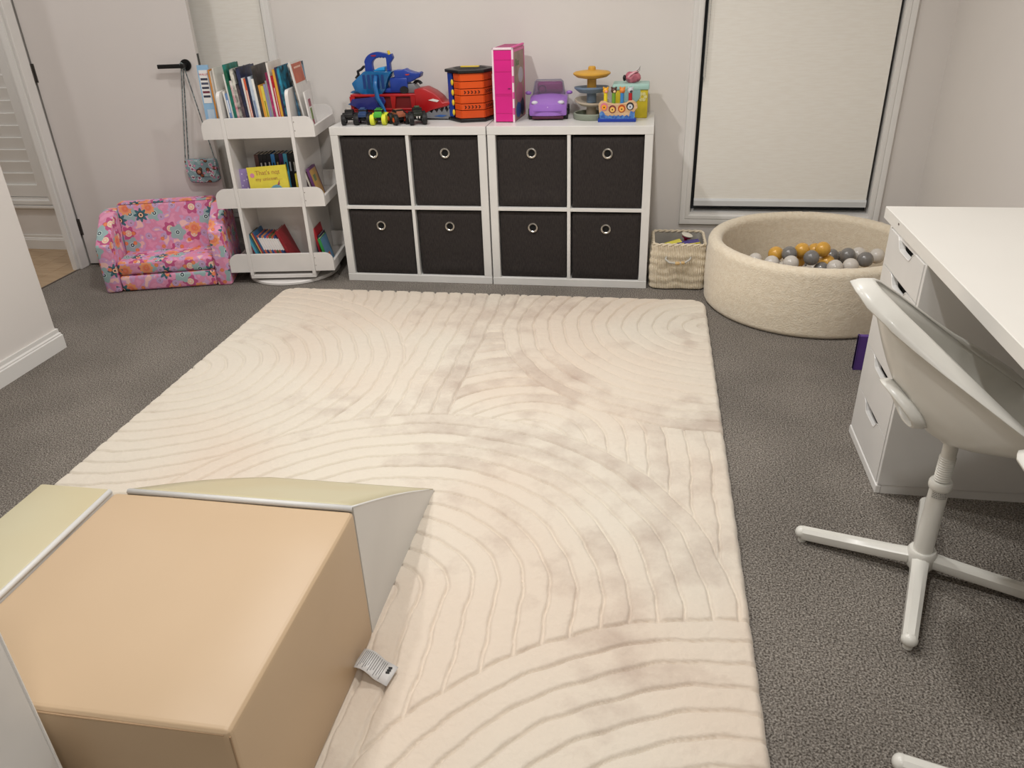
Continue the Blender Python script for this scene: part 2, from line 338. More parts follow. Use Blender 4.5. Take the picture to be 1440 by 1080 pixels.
# ---------------------------------------------------------------- rug
def make_rug():
    X0, X1, Y0, Y1 = -.268, 1.806, -3.19, -.185; RT = .026
    xs = np.arange(X0, X1 + 1e-4, .0037); ys = np.concatenate([np.arange(Y0, -2.85, .012), np.arange(-2.85, -1.0, .0040), np.arange(-1.0, Y1 + 1e-4, .0052)])
    gx, gy = np.meshgrid(xs, ys); nx, ny = len(xs), len(ys)
    wx = gx + .0035 * np.sin(gy * 21 + 1.3 * np.sin(gx * 9)) + .0015 * np.sin(gy * 67 + gx * 31); wy = gy + .0035 * np.sin(gx * 19 + 2 * np.sin(gy * 8)) + .0015 * np.sin(gx * 71 - gy * 23)
    s = .0645
    # concentric arches: centre, outer radius, side on which the legs run straight
    L = [(1.80, -3.13, .90, 'd'), (.90, -2.24, .88, 'd'), (1.80, -.50, .875, 'r'), (-.27, -1.12, .865, 'l'), (-.02, -.33, .88, 'd'), (1.17, -1.50, .97, 'd'), (-.27, -3.2, 1.0, 'd'), (.9, -.2, 1.2, 'd')]
    used = np.zeros(gx.shape, bool); dist = np.full(gx.shape, 9.); pile_sheen = np.zeros(gx.shape)
    rng = np.random.RandomState(3); lat = rng.rand(64, 64)
    def vn(x, y):
        xi, yi = np.floor(x).astype(int), np.floor(y).astype(int); fx, fy = x - xi, y - yi; fx = fx * fx * (3 - 2 * fx); fy = fy * fy * (3 - 2 * fy)
        g = lambda a, b: lat[a % 64, b % 64]
        return (g(xi, yi) * (1 - fx) + g(xi + 1, yi) * fx) * (1 - fy) + (g(xi, yi + 1) * (1 - fx) + g(xi + 1, yi + 1) * fx) * fy
    for li, (cx, cy, R, leg) in enumerate(L):
        dx, dy = wx - cx, wy - cy; r = np.hypot(dx, dy)
        if leg == 'd': r = np.where(dy < 0, np.abs(dx), r)
        if leg == 'r': r = np.where(dx > 0, np.abs(dy), r)
        if leg == 'l': r = np.where(dx < 0, np.abs(dy), r)
        if leg == 'd' : ins = (r < R)
        else: ins = r < R
        q = (R - r); band = np.floor(q / s); f = q / s - band; dd = np.minimum(f, 1 - f) * s
        sel = ins & ~used
        dist = np.where(sel, np.minimum(dist, dd), dist); dist = np.where(~used & ~ins, np.minimum(dist, np.abs(r - R)), dist)
        bh = lat[(band.astype(int) * 7 + li * 13) % 64, (band.astype(int) * 3 + li) % 64]
        th = np.arctan2(dy, dx)
        pile_sheen = np.where(sel, .35 * vn(th * 3.1 + bh * 23, band * 1.7 + 5 * li) + .2 * bh, pile_sheen)
        used |= ins
    pile_sheen = .1 + pile_sheen * .65 + .42 * vn(gx * 3.3 + 5, gy * 3.0 + 9) + .16 * vn(gx * 17, gy * 21)  # sheen of the brushed pile, put into the colour as banded patches
    groove = np.exp(-(dist / .0036) ** 2)
    crown = 1 - np.clip(dist / .032, 0, 1); h = RT - 0.0112 * groove - .0009 * crown ** 2 + .0016 * (vn(gx * 48, gy * 60) - .5) + .0014 * (vn(gx * 120, gy * 120) - .5)
    # rounded corners and edges
    cr = .07; hx, hy = (X1 - X0) / 2, (Y1 - Y0) / 2; mx, my = (X0 + X1) / 2, (Y0 + Y1) / 2
    qx, qy = np.abs(gx - mx) - (hx - cr), np.abs(gy - my) - (hy - cr)
    sd = np.hypot(np.maximum(qx, 0), np.maximum(qy, 0)) + np.minimum(np.maximum(qx, qy), 0) - cr
    ed = np.clip(-sd / .018, 0, 1); h = np.where(sd > 0, -.0, h * np.sqrt(np.clip(1 - (1 - ed) ** 2, 0, 1)))
    # pull outer verts onto the outline
    out = sd > 0
    ang = np.arctan2(np.maximum(qy, 0), np.maximum(qx, 1e-9)); 
    px = np.where(out & (qx > 0) & (qy > 0), mx + np.sign(gx - mx) * ((hx - cr) + cr * np.cos(ang)), gx); py = np.where(out & (qx > 0) & (qy > 0), my + np.sign(gy - my) * ((hy - cr) + cr * np.sin(ang)), gy)
    edge = .0008 * np.sin(py * 60) ; px = px + np.where(np.abs(gx - mx) > hx - .012, edge, 0)
    co_ = np.stack([px, py, h + .001], -1).reshape(-1, 3)
    idx = np.arange(nx * ny).reshape(ny, nx)
    q4 = np.stack([idx[:-1, :-1], idx[:-1, 1:], idx[1:, 1:], idx[1:, :-1]], -1).reshape(-1, 4)
    me = bpy.data.meshes.new('rug'); me.vertices.add(len(co_)); me.vertices.foreach_set('co', co_.ravel().astype('f')); me.loops.add(q4.size); me.loops.foreach_set('vertex_index', q4.ravel().astype('i'))
    me.polygons.add(len(q4)); me.polygons.foreach_set('loop_start', (np.arange(len(q4)) * 4).astype('i')); me.polygons.foreach_set('loop_total', np.full(len(q4), 4, 'i')); me.update(calc_edges=True)
    me.polygons.foreach_set('use_smooth', np.ones(len(q4), bool))
    at = me.attributes.new('pile_sheen', 'FLOAT', 'POINT'); at.data.foreach_set('value', pile_sheen.ravel().astype('f'))
    me.materials.append(M_rug); o = bpy.data.objects.new('area_rug', me); C.objects.link(o)
    tag(o, 'large cream plush rug with carved concentric arches on the grey carpet', 'rug')
make_rug()

# ---------------------------------------------------------------- cube shelves and fabric boxes
UW = .766; PT = .038; DV = .016; DEP = .385
def cube_shelf(x, label):
    t = thing('cube_shelf', label, 'shelf', (x, 0, 0), 0, None)
    g = .0016
    obj('top_panel', bx(BM(), (g, 0, .77 - PT), (UW - g, DEP, .77), .0015, 1), M_white, t)
    obj('bottom_panel', bx(BM(), (g, 0, 0), (UW - g, DEP, PT), .0015, 1), M_white, t)
    for a in (g + .001, UW - PT - g - .001): obj('side_panel', bx(BM(), (a, .001, PT), (a + PT, DEP, .77 - PT), .0015, 1), M_white, t)
    obj('divider', bx(BM(), (UW / 2 - DV / 2, .002, PT), (UW / 2 + DV / 2, DEP, .77 - PT), .001, 1), M_white, t)
    for a, b in ((PT + g, UW / 2 - DV / 2), (UW / 2 + DV / 2, UW - PT - g)): obj('shelf_board', bx(BM(), (a, .002, .385 - DV / 2), (b, DEP, .385 + DV / 2), .001, 1), M_white, t)
    return t
shelfL = cube_shelf(0, 'white two-by-two cube shelf unit, the left one, beside the revolving bookcase')
shelfR = cube_shelf(UW + .002, 'white two-by-two cube shelf unit, the right one, beside the woven basket')
CW = (UW - 2 * PT - DV) / 2; CH = .385 - DV / 2 - PT
def fabric_box(x, z, dy, label, sag):
    t = thing('storage_box', label, 'storage box', (x, dy, z), 0, 'charcoal fabric boxes in the cube shelves')
    W, H, D = CW - .014, CH - .012, .33
    bm = BM(); n = 10
    # front as a softly bulging cloth panel, the rest a box open at the top
    bx(bm, (-W / 2, .006, 0), (W / 2, .012, H)); bx(bm, (-W / 2, .012, 0), (-W / 2 + .004, D, H)); bx(bm, (W / 2 - .004, .012, 0), (W / 2, D, H)); bx(bm, (-W / 2, D - .004, 0), (W / 2, D, H)); bx(bm, (-W / 2, .012, 0), (W / 2, D, .004))
    obj('box_body', bm, M_char2, t)
    f = BM(); vv = {}
    hx, hz, hr = 0, H * .775, .0235
    N = 24
    for i in range(N + 1):
        for j in range(N + 1):
            a, b = i / N, j / N
            edge = min(a, 1 - a, b, 1 - b); bul = min(1, edge / .06)
            y = .006 - .006 * math.sqrt(bul) - sag * .006 * math.exp(-((b - .12) / .08) ** 2) * (math.sin(a * PI)) + .0022 * noise.noise(Vector((a * 3 + x * 9, b * 3, z * 7)))
            vv[i, j] = f.verts.new((-W / 2 + a * W, y, b * H))
    for i in range(N):
        for j in range(N): f.faces.new((vv[i, j], vv[i + 1, j], vv[i + 1, j + 1], vv[i, j + 1]))
    fo = obj('front_panel', f, M_char, t, 3.2)
    # skin thickness
    r = BM(); prof = [(.0160, 0), (.0155, -.004), (.0185, -.0065), (.0235, -.005), (.0250, -.001), (.0250, .003), (.0160, .003)]
    lathe(r, [(a, -b) for a, b in prof], 32, T((0, -.0005, hz)) @ Rx(PI / 2)); obj('grommet', r, M_ring, t, .8)
    h = BM(); cyl(h, (0, -.0008, hz), (0, .004, hz), .0162, n=28); obj('grommet_hole', h, M_hole, t)
    return t
nm = {0: 'left', 1: 'right'}
for u in (0, 1):
    for c in (0, 1):
        for r in (0, 1):
            cx = u * (UW + .002) + PT + .002 + CW / 2 + c * (CW + DV) - .001; z = PT + .002 if r == 0 else .385 + DV / 2 + .001
            lb = 'charcoal fabric storage box with a ring pull, %s %s cell of the %s cube shelf' % ('upper' if r else 'lower', nm[c], nm[u])
            fabric_box(cx, z, [.008, .013, .010, .016][(c + 2 * r + u) % 4], lb, [0, .5, 1., .3][(c * 2 + r + u) % 4])

# ---------------------------------------------------------------- revolving bookcase
BC = (-.35, .125, 0); BA = math.radians(8)
bc = thing('revolving_bookcase', 'white three-tier revolving bookcase on a round base, full of books, between sofa and cube shelves', 'bookcase', BC, BA)
def rounded_end(x0, x1, z0, z1, side, r=.045):
    """board outline in x,z with one upper outer corner rounded"""
    n = 8
    if side > 0: return [(x0, z0), (x1, z0)] + [(x1 - r + r * math.cos(a), z1 - r + r * math.sin(a)) for a in np.linspace(0, PI / 2, n)] + [(x0, z1)]
    return [(x0, z0), (x1, z0), (x1, z1)] + [(x0 + r + r * math.cos(a), z1 - r + r * math.sin(a)) for a in np.linspace(PI / 2, PI, n)]
o = obj('base_disc', lathe(BM(), [(0, 0), (.236, 0), (.240, .004), (.240, .014), (.236, .018), (0, .018)], 64), M_wsh, bc, .6); o.location = (0, .0, 0)
obj('turntable', lathe(BM(), [(0, .018), (.12, .018), (.12, .032), (0, .032)], 32), M_blk, bc)
obj('bottom_board', bx(BM(), (-.17, -.205, .032), (.17, .205, .05), .001, 1), M_wsh, bc)
SX = .162; ST = .016; HB = .19
for s in (-1, 1):
    b = BM(); a = s * SX; n = 8; r = .03
    pl = [(-.207, .05), (.207, .05)] + [(.207 - r + r * math.cos(q), .945 - r + r * math.sin(q)) for q in np.linspace(0, PI / 2, n)] + [(-.207 + r + r * math.cos(q), .945 - r + r * math.sin(q)) for q in np.linspace(PI / 2, PI, n)]
    prism(b, pl, a - ST / 2, a + ST / 2, 'x'); obj('side_panel', b, M_wsh, bc, .5)
obj('back_divider', bx(BM(), (-SX + ST / 2, .0, .05), (SX - ST / 2, .012, .86), .001, 1), M_wsh, bc)
TZ = [.066, .400, .733]
for z in TZ:
    obj('tier_floor', bx(BM(), (-SX + ST / 2, -.187, z), (SX - ST / 2, .187, z + .012)), M_wsh, bc)
    for s in (-1, 1):
        xa, xb = sorted((s * (SX + ST / 2), s * .262)); obj('tray_floor', bx(BM(), (xa, -.187, z), (xb, .187, z + .012)), M_wsh, bc)
        xa, xb = sorted((s * (SX + ST / 2 + .001), s * .270))
        for ya in (-.205, .187): obj('tray_end', prism(BM(), rounded_end(xa, xb, z, z + .094, s), ya + (.003 if s > 0 else 0), ya + .016, 'y'), M_wsh, bc, .5)
        xa, xb = sorted((s * .256, s * .270)); obj('tray_rail', bx(BM(), (xa, -.188, z), (xb, .186, z + .048), .001, 1), M_wsh, bc)
    for ya in (-.2035, .189): obj('front_rail', bx(BM(), (-SX + ST / 2, ya, z), (SX - ST / 2, ya + .0135, z + .094), .001, 1), M_wsh, bc)
    for dz in (.03, .07):
        sc = BM(); cyl(sc, (SX + ST / 2 + .006, -.2025, z + dz), (SX + ST / 2 + .006, -.2035, z + dz), .0022, n=8); obj('screw', sc, M_ring, bc)

# books: each a top-level thing with a cover and a page block
M_page = mat('page_paper', 'd8d0c2', .9, stretch=(1, 1, 1), col2='b9b0a1', cscale=300)
BW = Matrix.Translation(Vector(BC)) @ Rz(BA)
def cover_mat(c, c2=None):
    if c2: return mat('cover_' + c + c2, c, .45, col2=c2, cscale=28, detail=3)
    return mat('cover_' + c, c, .45, cscale=30)
def book(x, y, z, tk, dp, ht, lean, c, desc, group, c2=None, yaw=0., place='', deco=None, tip=0., name='book'):
    """spine towards local -y; lean>0 tips the top to the left. x is the lower-left foot of the spine in bookcase coordinates"""
    t = thing(name, desc + place, 'book', (0, 0, 0), 0, group)
    t.matrix_world = BW @ T((x, y, z)) @ Rz(yaw) @ Rx(tip) @ Ry(-lean)
    cm = cover_mat(c, c2); k = min(.002, tk * .2)
    b = BM(); bx(b, (0, 0, 0), (tk, k, ht)); bx(b, (0, k, 0), (k, dp, ht)); bx(b, (tk - k, k, 0), (tk, dp, ht)); obj('cover', b, cm, t)
    obj('pages', bx(BM(), (k, k, .003), (tk - k, dp - .003, ht - .003)), M_page, t)
    if deco: deco(t, tk, dp, ht)
    return t
def spine_label(c, z0=.55, z1=.85, w=.6):
    def f(t, tk, dp, ht): obj('spine_label', bx(BM(), (tk * (.5 - w / 2), -.0006, ht * z0), (tk * (.5 + w / 2), .0002, ht * z1)), cover_mat(c), t)
    return f
G1 = 'picture books on the top tier of the bookcase'
top = [ # colour, second colour, thickness, height, description, deco
 ('e6e4de', None, .007, .20, 'thin off-white picture book against the left upright, top tier', None),
 ('6f8fc0', None, .009, .19, 'short sky-blue spine second from the left upright, top tier', spine_label('dfe6f2')),
 ('e9e7e2', None, .008, .275, 'slim white book left of the dark green one, top tier', None),
 ('12583c', '1f7a70', .012, .315, 'tall dark green book with teal cover, top tier left', None),
 ('e4e0da', 'c06a7e', .010, .245, 'white book with pink floral spine right of the dark green book', None),
 ('d8d5cb', '3a3a3a', .014, .295, 'tall white and black patterned book, top tier left of centre', None),
 ('1a1a20', '6d5a60', .012, .23, 'black book with speckled spine beside the patterned white one', None),
 ('2a3358', '23232e', .015, .30, 'tall navy book with blue cover, top tier centre', None),
 ('ded9d2', None, .007, .255, 'slim white spine left of the orange-red book', None),
 ('d9623c', None, .009, .252, 'orange-red spine in the middle of the top tier', spine_label('f0e0d0', .2, .8, .4)),
 ('1c2440', None, .010, .262, 'dark navy spine right of the orange-red book', None),
 ('c9d3df', 'a9b8cc', .012, .26, 'pale silver-blue spine, top tier right of centre', spine_label('7e8fb0', .2, .6)),
 ('eceae6', None, .009, .25, 'white spine between the silver-blue and the black books', None),
 ('2c2827', '4a4643', .013, .305, 'tall black book with grey cover behind the yellow spines', None),
 ('dd9c3c', None, .009, .222, 'amber spine left of the bright yellow one', None),
 ('d8c23e', 'e0cf60', .011, .218, 'bright yellow spine on the top tier', spine_label('8a7a20', .2, .7, .35)),
 ('8e8fb4', None, .009, .225, 'lavender-grey spine right of the yellow book', None),
 ('9aa09c', None, .008, .24, 'sage-grey spine right of the lavender one', None),
 ('7c2148', 'c23a74', .011, .275, 'plum book with magenta top, top tier right', None),
 ('e2ddd6', None, .007, .318, 'tall white book standing behind the red spine', None),
 ('b3182c', None, .013, .26, 'bright red spine on the top tier', spine_label('e8c0c0', .3, .8, .25)),
 ('dca63c', None, .009, .288, 'golden spine left of the right upright, top tier', None),
 ('343058', None, .009, .296, 'dark violet spine beside the golden one', None),
 ('2f8fae', '1d1d22', .010, .298, 'turquoise and black spine against the right upright', None)]
x = -SX + ST / 2 + .020
tot = sum(a[2] for a in top); sc = (2 * SX - ST - .026) / (tot * 1.005)
for (c, c2, tk, ht, ds, dc) in top:
    tk *= sc; book(x, -.182 + random.uniform(0, .008), TZ[2] + .0125, tk, min(.21, ht * .72) if c != '12583c' else .17, ht, math.radians(3.0), c, ds, G1, c2, deco=dc); x += tk + .0003
# left compartment, top tier
GL = 'books in the left bay of the bookcase'
def wcover(t, tk, dp, ht):
    obj('title_panel', bx(BM(), (.006, -.001, ht * .47), (.045, .0005, ht * .93)), mat('cover_panel', 'e4e2e0', .5), t)
    text('WALLY', .0125, T((.0255, -.0014, ht * .87)) @ FRONT, mat('print_red', 'b5232f', .5), t)
    for k, c in enumerate(('33384a', '4a5064', '33384a', '6d2c40', '33384a')): obj('printed_line', bx(BM(), (.009, -.0016, ht * (.79 - .06 * k)), (.042, -.0009, ht * (.82 - .06 * k))), cover_mat(c), t)
    obj('picture_panel', bx(BM(), (.014, -.001, ht * .12), (.046, .0003, ht * .38)), mat('cover_panel2', 'b9cbdc', .5), t)
book(-.2545, -.168, TZ[2] + .0125, .053, .007, .315, 0, '8fb6d6', 'large pale blue picture book facing front at the left end of the top tier', GL, deco=wcover, tip=-.06)
book(-.200, -.168, TZ[2] + .0125, .007, .12, .295, math.radians(0), 'd08a3c', 'orange spine left of the left upright, top tier', GL)
for k, (c, hh) in enumerate((('cfc9bf', .288), ('a9a49c', .292), ('dedad2', .30))):
    book(-.1925 + k * .0068, -.166, TZ[2] + .0125, .0065, .12, hh, 0, c, ['pale beige thin book right of the orange spine', 'grey thin book between two pale ones, left bay', 'off-white thin book touching the left upright outside'][k], GL)
# right compartment, top tier
GR = 'booklets leaning in the right bay of the bookcase'
def rc(t, tk, dp, ht):
    obj('cover_picture', bx(BM(), (tk - .0003, .012, ht * .70), (tk + .0008, dp - .006, ht * .97)), mat('cover_orange', 'c4674a', .5, col2='b0553c', cscale=12), t)
    obj('printed_line', bx(BM(), (tk + .0006, .04, ht * .90), (tk + .0014, dp - .03, ht * .925)), cover_mat('e2b8a4'), t)
    obj('drawing', bx(BM(), (tk - .0003, .08, ht * .38), (tk + .0006, .12, ht * .46)), cover_mat('c6bdb8'), t)
book(.205, -.12, TZ[2] + .0125, .010, .165, .305, math.radians(8), '3a3838', 'black-edged tall book left of the orange-topped one, right bay', GR, 'c8c4be')
book(.219, -.145, TZ[2] + .0125, .008, .18, .315, math.radians(8), 'dcd8d3', 'tall white book with an orange picture along its top, right bay', GR, deco=rc)
book(.176, -.1, TZ[2] + .0125, .012, .20, .300, math.radians(2), '2a3038', 'dark book with blue and pink edge behind the right upright', GR, '5a8fb0')
def rc2(t, tk, dp, ht):
    obj('cover_title', bx(BM(), (tk - .0003, .03, ht * .62), (tk + .0008, .07, ht * .8)), cover_mat('a05a68'), t)
    obj('cover_bottle', bx(BM(), (tk - .0003, .035, ht * .3), (tk + .0009, .062, ht * .58)), cover_mat('6f8a48'), t)
    obj('cover_drawing', bx(BM(), (tk - .0003, .035, ht * .06), (tk + .0009, .062, ht * .3)), cover_mat('9c5660'), t)
book(.246, -.165, TZ[2] + .0125, .007, .10, .185, math.radians(5), 'e4e1de', 'small white booklet with a green and rose picture, front of the right bay', GR, deco=rc2)
# middle tier
G2 = 'black series books on the middle tier'
x = -.085
mid = [('5a3b36', None, 'brown spine at the left of the black series, middle tier'), ('16161a', 'd8d4ce', 'first black series book with pale lettering, right of the brown one'), ('141418', 'cfcac2', 'second black series book from the left, middle tier'), ('17161a', 'c9c4bc', 'third black series book from the left, middle tier'), ('3f86c8', '16161a', 'bright blue series book in the black row, middle tier'),
       ('151518', 'b8a06a', 'black series book right of the bright blue one'), ('4a2050', '17161a', 'purple-spined series book in the black row'), ('4aa0c0', '16161a', 'turquoise series book in the black row'), ('18181c', 'bfc4cc', 'slim black series book right of the turquoise one'), ('141416', 'd6d2cc', 'last black series book before the orange one'), ('c98a34', None, 'orange spine against the right upright, middle tier')]
for (c, c2, ds) in mid:
    tk = .0195; book(x, -.085, TZ[1] + .0125, tk, .13, .225 + random.uniform(-.003, .002), 0, c, ds, G2, None, deco=spine_label(c2, .62, .82, .35) if c2 else None); x += tk + .0012
GM = 'board books facing front on the middle tier'
def ufront(t, tk, dp, ht):
    m = mat('print_pink', 'd58aa8', .5)
    text("That's not", .030, T((.100, -.001, ht * .83)) @ FRONT, mat('print_orange', 'b9824a', .5), t); text('my unicorn…', .024, T((.102, -.001, ht * .66)) @ FRONT, mat('print_orange', 'b9824a', .5), t)
    # ear-and-mane shape
    b = BM(); prism(b, [(.075, .0), (.155, .0), (.150, .022), (.138, .036), (.122, .042), (.105, .038), (.088, .026)], -.001, .0, 'y', M=T((.012, 0, .045))); obj('picture_patch', b, mat('print_teal', '6fa0b4', .5), t)
    b = BM(); prism(b, [(.126, .040), (.136, .038), (.142, .066)], -.0012, .0, 'y', M=T((.012, 0, .045))); obj('picture_horn', b, mat('print_plum', 'a04a60', .5), t)
    b = BM(); cyl(b, (.022, -.001, ht * .78), (.022, .0, ht * .78), .011, n=14); obj('picture_flower', b, m, t)
    for k in range(5): b = BM(); cyl(b, (.150 - .018 * (k % 2), -.001, ht * (.25 + .13 * k)), (.150 - .018 * (k % 2), .0, ht * (.25 + .13 * k)), .0022, n=6); obj('printed_dot', b, mat('print_olive', '7a7a30', .5), t)
def pfront(t, tk, dp, ht):
    rr = random.Random(4)
    for k in range(14):
        a, z = rr.uniform(.01, .06), rr.uniform(.25, .9); b = BM(); cyl(b, (a, -.001, ht * z), (a, .0, ht * z), .0035, n=6); obj('printed_dot', b, cover_mat('d9cfe8'), t)
    b = BM(); cyl(b, (.06, -.001, .02), (.06, .0, .02), .018, n=16); obj('picture_patch', b, mat('print_amber', 'c07a2c', .5), t)
book(-.152, -.150, TZ[1] + .0125, .12, .014, .165, .08, '9a86bb', 'lilac board book with white spots facing front, behind the yellow one', GM, deco=pfront, tip=-.08)
book(-.094, -.180, TZ[1] + .0125, .195, .014, .178, .055, 'e2d24a', 'yellow board book reading That\'s not my unicorn, facing front', GM, deco=ufront, tip=-.06)
book(.128, -.16, TZ[1] + .0125, .010, .1, .14, 0, 'c8b83c', 'olive-yellow spine against the right upright, middle tier', GM)
GQ = 'books leaning in the right bay, middle tier'
def rq(t, tk, dp, ht):
    obj('cover_title', bx(BM(), (tk - .0003, .03, ht * .55), (tk + .0008, .07, ht * .75)), cover_mat('6a7a50'), t)
for k, (c, ds) in enumerate((('3c2c30', 'dark brown thin book at the left of the leaning stack'), ('d6cfc2', 'cream thin book in the leaning stack'), ('4c3038', 'maroon thin book in the leaning stack'))):
    book(.188 + k * .009, -.12, TZ[1] + .0125, .008, .11, .15 - .004 * k, math.radians(14), c, ds + ', right bay, middle tier', GQ)
book(.216, -.13, TZ[1] + .0125, .012, .125, .158, math.radians(14), '6a3a6c', 'purple book with a golden cover at the right of the leaning stack', GQ, deco=lambda t, tk, dp, ht: (obj('cover_picture', bx(BM(), (tk - .0003, .006, .006), (tk + .0006, dp - .012, ht - .012)), mat('cover_gold', 'c2984c', .45, col2='b48a60', cscale=20), t), rq(t, tk, dp, ht)))
# bottom tier
G3 = 'slim picture books leaning on the bottom tier'
x = -.118
bot = [('7c2230', .006, .15, 'dark red thin book at the far left of the bottom tier'), ('4aa0b8', .012, .17, 'turquoise picture book with a pale panel, bottom tier left'), ('2a6f88', .008, .185, 'petrol blue spine right of the turquoise book, bottom tier'), ('3a4a40', .007, .19, 'dark green slim spine, bottom tier'), ('c9a060', .006, .19, 'tan slim spine, bottom tier left of centre'), ('a02c34', .007, .192, 'crimson slim spine before the white-topped series'),
       ('2f5a80', .008, .198, 'blue slim spine before the white-topped series, bottom tier')]
for (c, tk, ht, ds) in bot:
    def dd(t, tk, dp, ht, c=c):
        if c == '4aa0b8': obj('cover_panel', bx(BM(), (-.0006, .02, ht * .35), (.0004, .09, ht * .85)), cover_mat('d3cfdc'), t)
    book(x, -.17, TZ[0] + .0125, tk, .12, ht, math.radians(19), c, ds, G3, deco=dd); x += tk * 1.07
ser = [('c96a50', 'coral'), ('2d4a78', 'dark blue'), ('c88a58', 'apricot'), ('3a5a9a', 'blue'), ('b84848', 'red'), ('5a6a48', 'olive'), ('b05a3a', 'rust'), ('324a80', 'indigo'), ('283050', 'midnight blue')]
for k, (c, cn) in enumerate(ser):
    tk = .0115; book(x, -.165, TZ[0] + .0125, tk, .12, .178 - .001 * k, math.radians(20), c, 'white-topped slim series book with %s foot, bottom tier' % cn, G3, deco=spine_label('e8e4e2', .55, .93, .95)); x += tk * 1.07
book(x + .002, -.17, TZ[0] + .0125, .016, .13, .20, math.radians(21), '8c1f28', 'large dark red book against the white-topped series, bottom tier', G3)
G4 = 'books in the right bay, bottom tier'
book(.178, -.12, TZ[0] + .0125, .010, .12, .16, math.radians(5), '22304c', 'navy book beside the right upright, bottom bay', G4)
book(.192, -.13, TZ[0] + .0125, .012, .13, .19, math.radians(9), 'a8202c', 'red book standing behind the green one, bottom bay', G4)
book(.207, -.125, TZ[0] + .0125, .010, .11, .15, math.radians(9), '20203c', 'dark indigo book between the red and green ones, bottom bay', G4)
book(.224, -.16, TZ[0] + .0125, .014, .12, .145, math.radians(13), '2f8a44', 'green-spined book with a blue cover and orange spot, bottom bay', G4, deco=lambda t, tk, dp, ht: (obj('cover_picture', bx(BM(), (tk - .0003, .004, .004), (tk + .0006, dp - .004, ht - .004)), cover_mat('5d86a8'), t), obj('cover_spot', bx(BM(), (tk + .0004, .03, .02), (tk + .0012, .07, .055)), cover_mat('c8662e'), t)))

# ---------------------------------------------------------------- printed fabrics
def flower_mat(name, base, base2, cells):
    """flowers in voronoi cells of the UV map; cells = list of (scale, offset, keep, radius, petals, depth, colour, centre colour, centre radius, ring colour)"""
    m = bpy.data.materials.new(name); m.use_nodes = True; nt = m.node_tree; b = nt.nodes['Principled BSDF']; N = nt.nodes.new; L = nt.links.new
    tc = N('ShaderNodeTexCoord')
    def math_(op, a, b_=None, c=None):
        n = N('ShaderNodeMath'); n.operation = op
        for i, v in enumerate((a, b_, c)):
            if v is None: continue
            if isinstance(v, (int, float)): n.inputs[i].default_value = v
            else: L(v, n.inputs[i])
        return n.outputs[0]
    nz = N('ShaderNodeTexNoise'); nz.inputs['Scale'].default_value = 22; nz.inputs['Detail'].default_value = 1.5; L(tc.outputs['UV'], nz.inputs[0])
    r = N('ShaderNodeValToRGB'); r.color_ramp.interpolation = 'CONSTANT'; e = r.color_ramp.elements; e[0].color = lin(base); e[0].position = 0; e[1].color = lin(base2); e[1].position = .54
    k = e.new(.62); k.color = lin('f3c4bd'); k = e.new(.42); k.color = lin('df92b2'); L(nz.outputs[0], r.inputs[0]); cur = r.outputs[0]
    for (sc_, off, keep, rad, pet, dep, col, cc, cr, rc_) in cells:
        mp = N('ShaderNodeMapping'); mp.inputs['Location'].default_value = (off, off * 1.7, 0); mp.inputs['Scale'].default_value = (sc_, sc_, 1); L(tc.outputs['UV'], mp.inputs[0])
        v = N('ShaderNodeTexVoronoi'); v.voronoi_dimensions = '2D'; v.inputs['Scale'].default_value = 1; v.inputs['Randomness'].default_value = .55; L(mp.outputs[0], v.inputs['Vector'])
        s = N('ShaderNodeVectorMath'); s.operation = 'SUBTRACT'; L(mp.outputs[0], s.inputs[0]); L(v.outputs['Position'], s.inputs[1])
        sp = N('ShaderNodeSeparateXYZ'); L(s.outputs[0], sp.inputs[0]); ang = math_('ARCTAN2', sp.outputs[1], sp.outputs[0]); pc = math_('COSINE', math_('MULTIPLY', ang, float(pet)))
        rr = math_('MULTIPLY_ADD', pc, dep, rad); se = N('ShaderNodeSeparateColor'); L(v.outputs['Color'], se.inputs[0]); on = math_('LESS_THAN', se.outputs[0], keep)
        for (rad2, colr) in ((rr, col), (cr * 1.35, rc_), (cr, cc), (cr * .45, rc_)):
            msk = math_('MULTIPLY', math_('LESS_THAN', v.outputs['Distance'], rad2), on)
            mx = N('ShaderNodeMix'); mx.data_type = 'RGBA'; L(msk, mx.inputs[0]); L(cur, mx.inputs[6]); mx.inputs[7].default_value = lin(colr); cur = mx.outputs[2]
    L(cur, b.inputs['Base Color']); b.inputs['Roughness'].default_value = .8; b.inputs['Specular IOR Level'].default_value = .25
    n2 = N('ShaderNodeTexNoise'); n2.inputs['Scale'].default_value = 9; L(tc.outputs['Object'], n2.inputs[0]); bp = N('ShaderNodeBump'); bp.inputs['Strength'].default_value = .5; bp.inputs['Distance'].default_value = .012; L(n2.outputs[0], bp.inputs['Height']); L(bp.outputs[0], b.inputs['Normal'])
    return m
M_floral = flower_mat('pink_floral', 'e79fbd', 'd3a5cc', [
    (9.0, .0, .55, .30, 6, .05, 'c25c88', 'f0b8a8', .11, 'e8dcc0'),
    (8.0, 3.3, .5, .30, 5, .045, '9fb8b8', '2c4450', .075, 'cfe0dc'),
    (8.6, 7.1, .42, .27, 9, .03, 'f0a070', 'e8805c', .12, 'e88a78'),
    (8.5, 11.4, .30, .25, 8, .06, '47707a', 'f0c0a0', .10, '2f3c48'),
    (14.0, 5.2, .45, .24, 4, .0, 'c4a4cc', '8a5878', .08, 'dcc4dc'),
    (22.0, 9.2, .22, .22, 4, .0, 'e8885c', 'e8885c', .05, 'f0a080')])
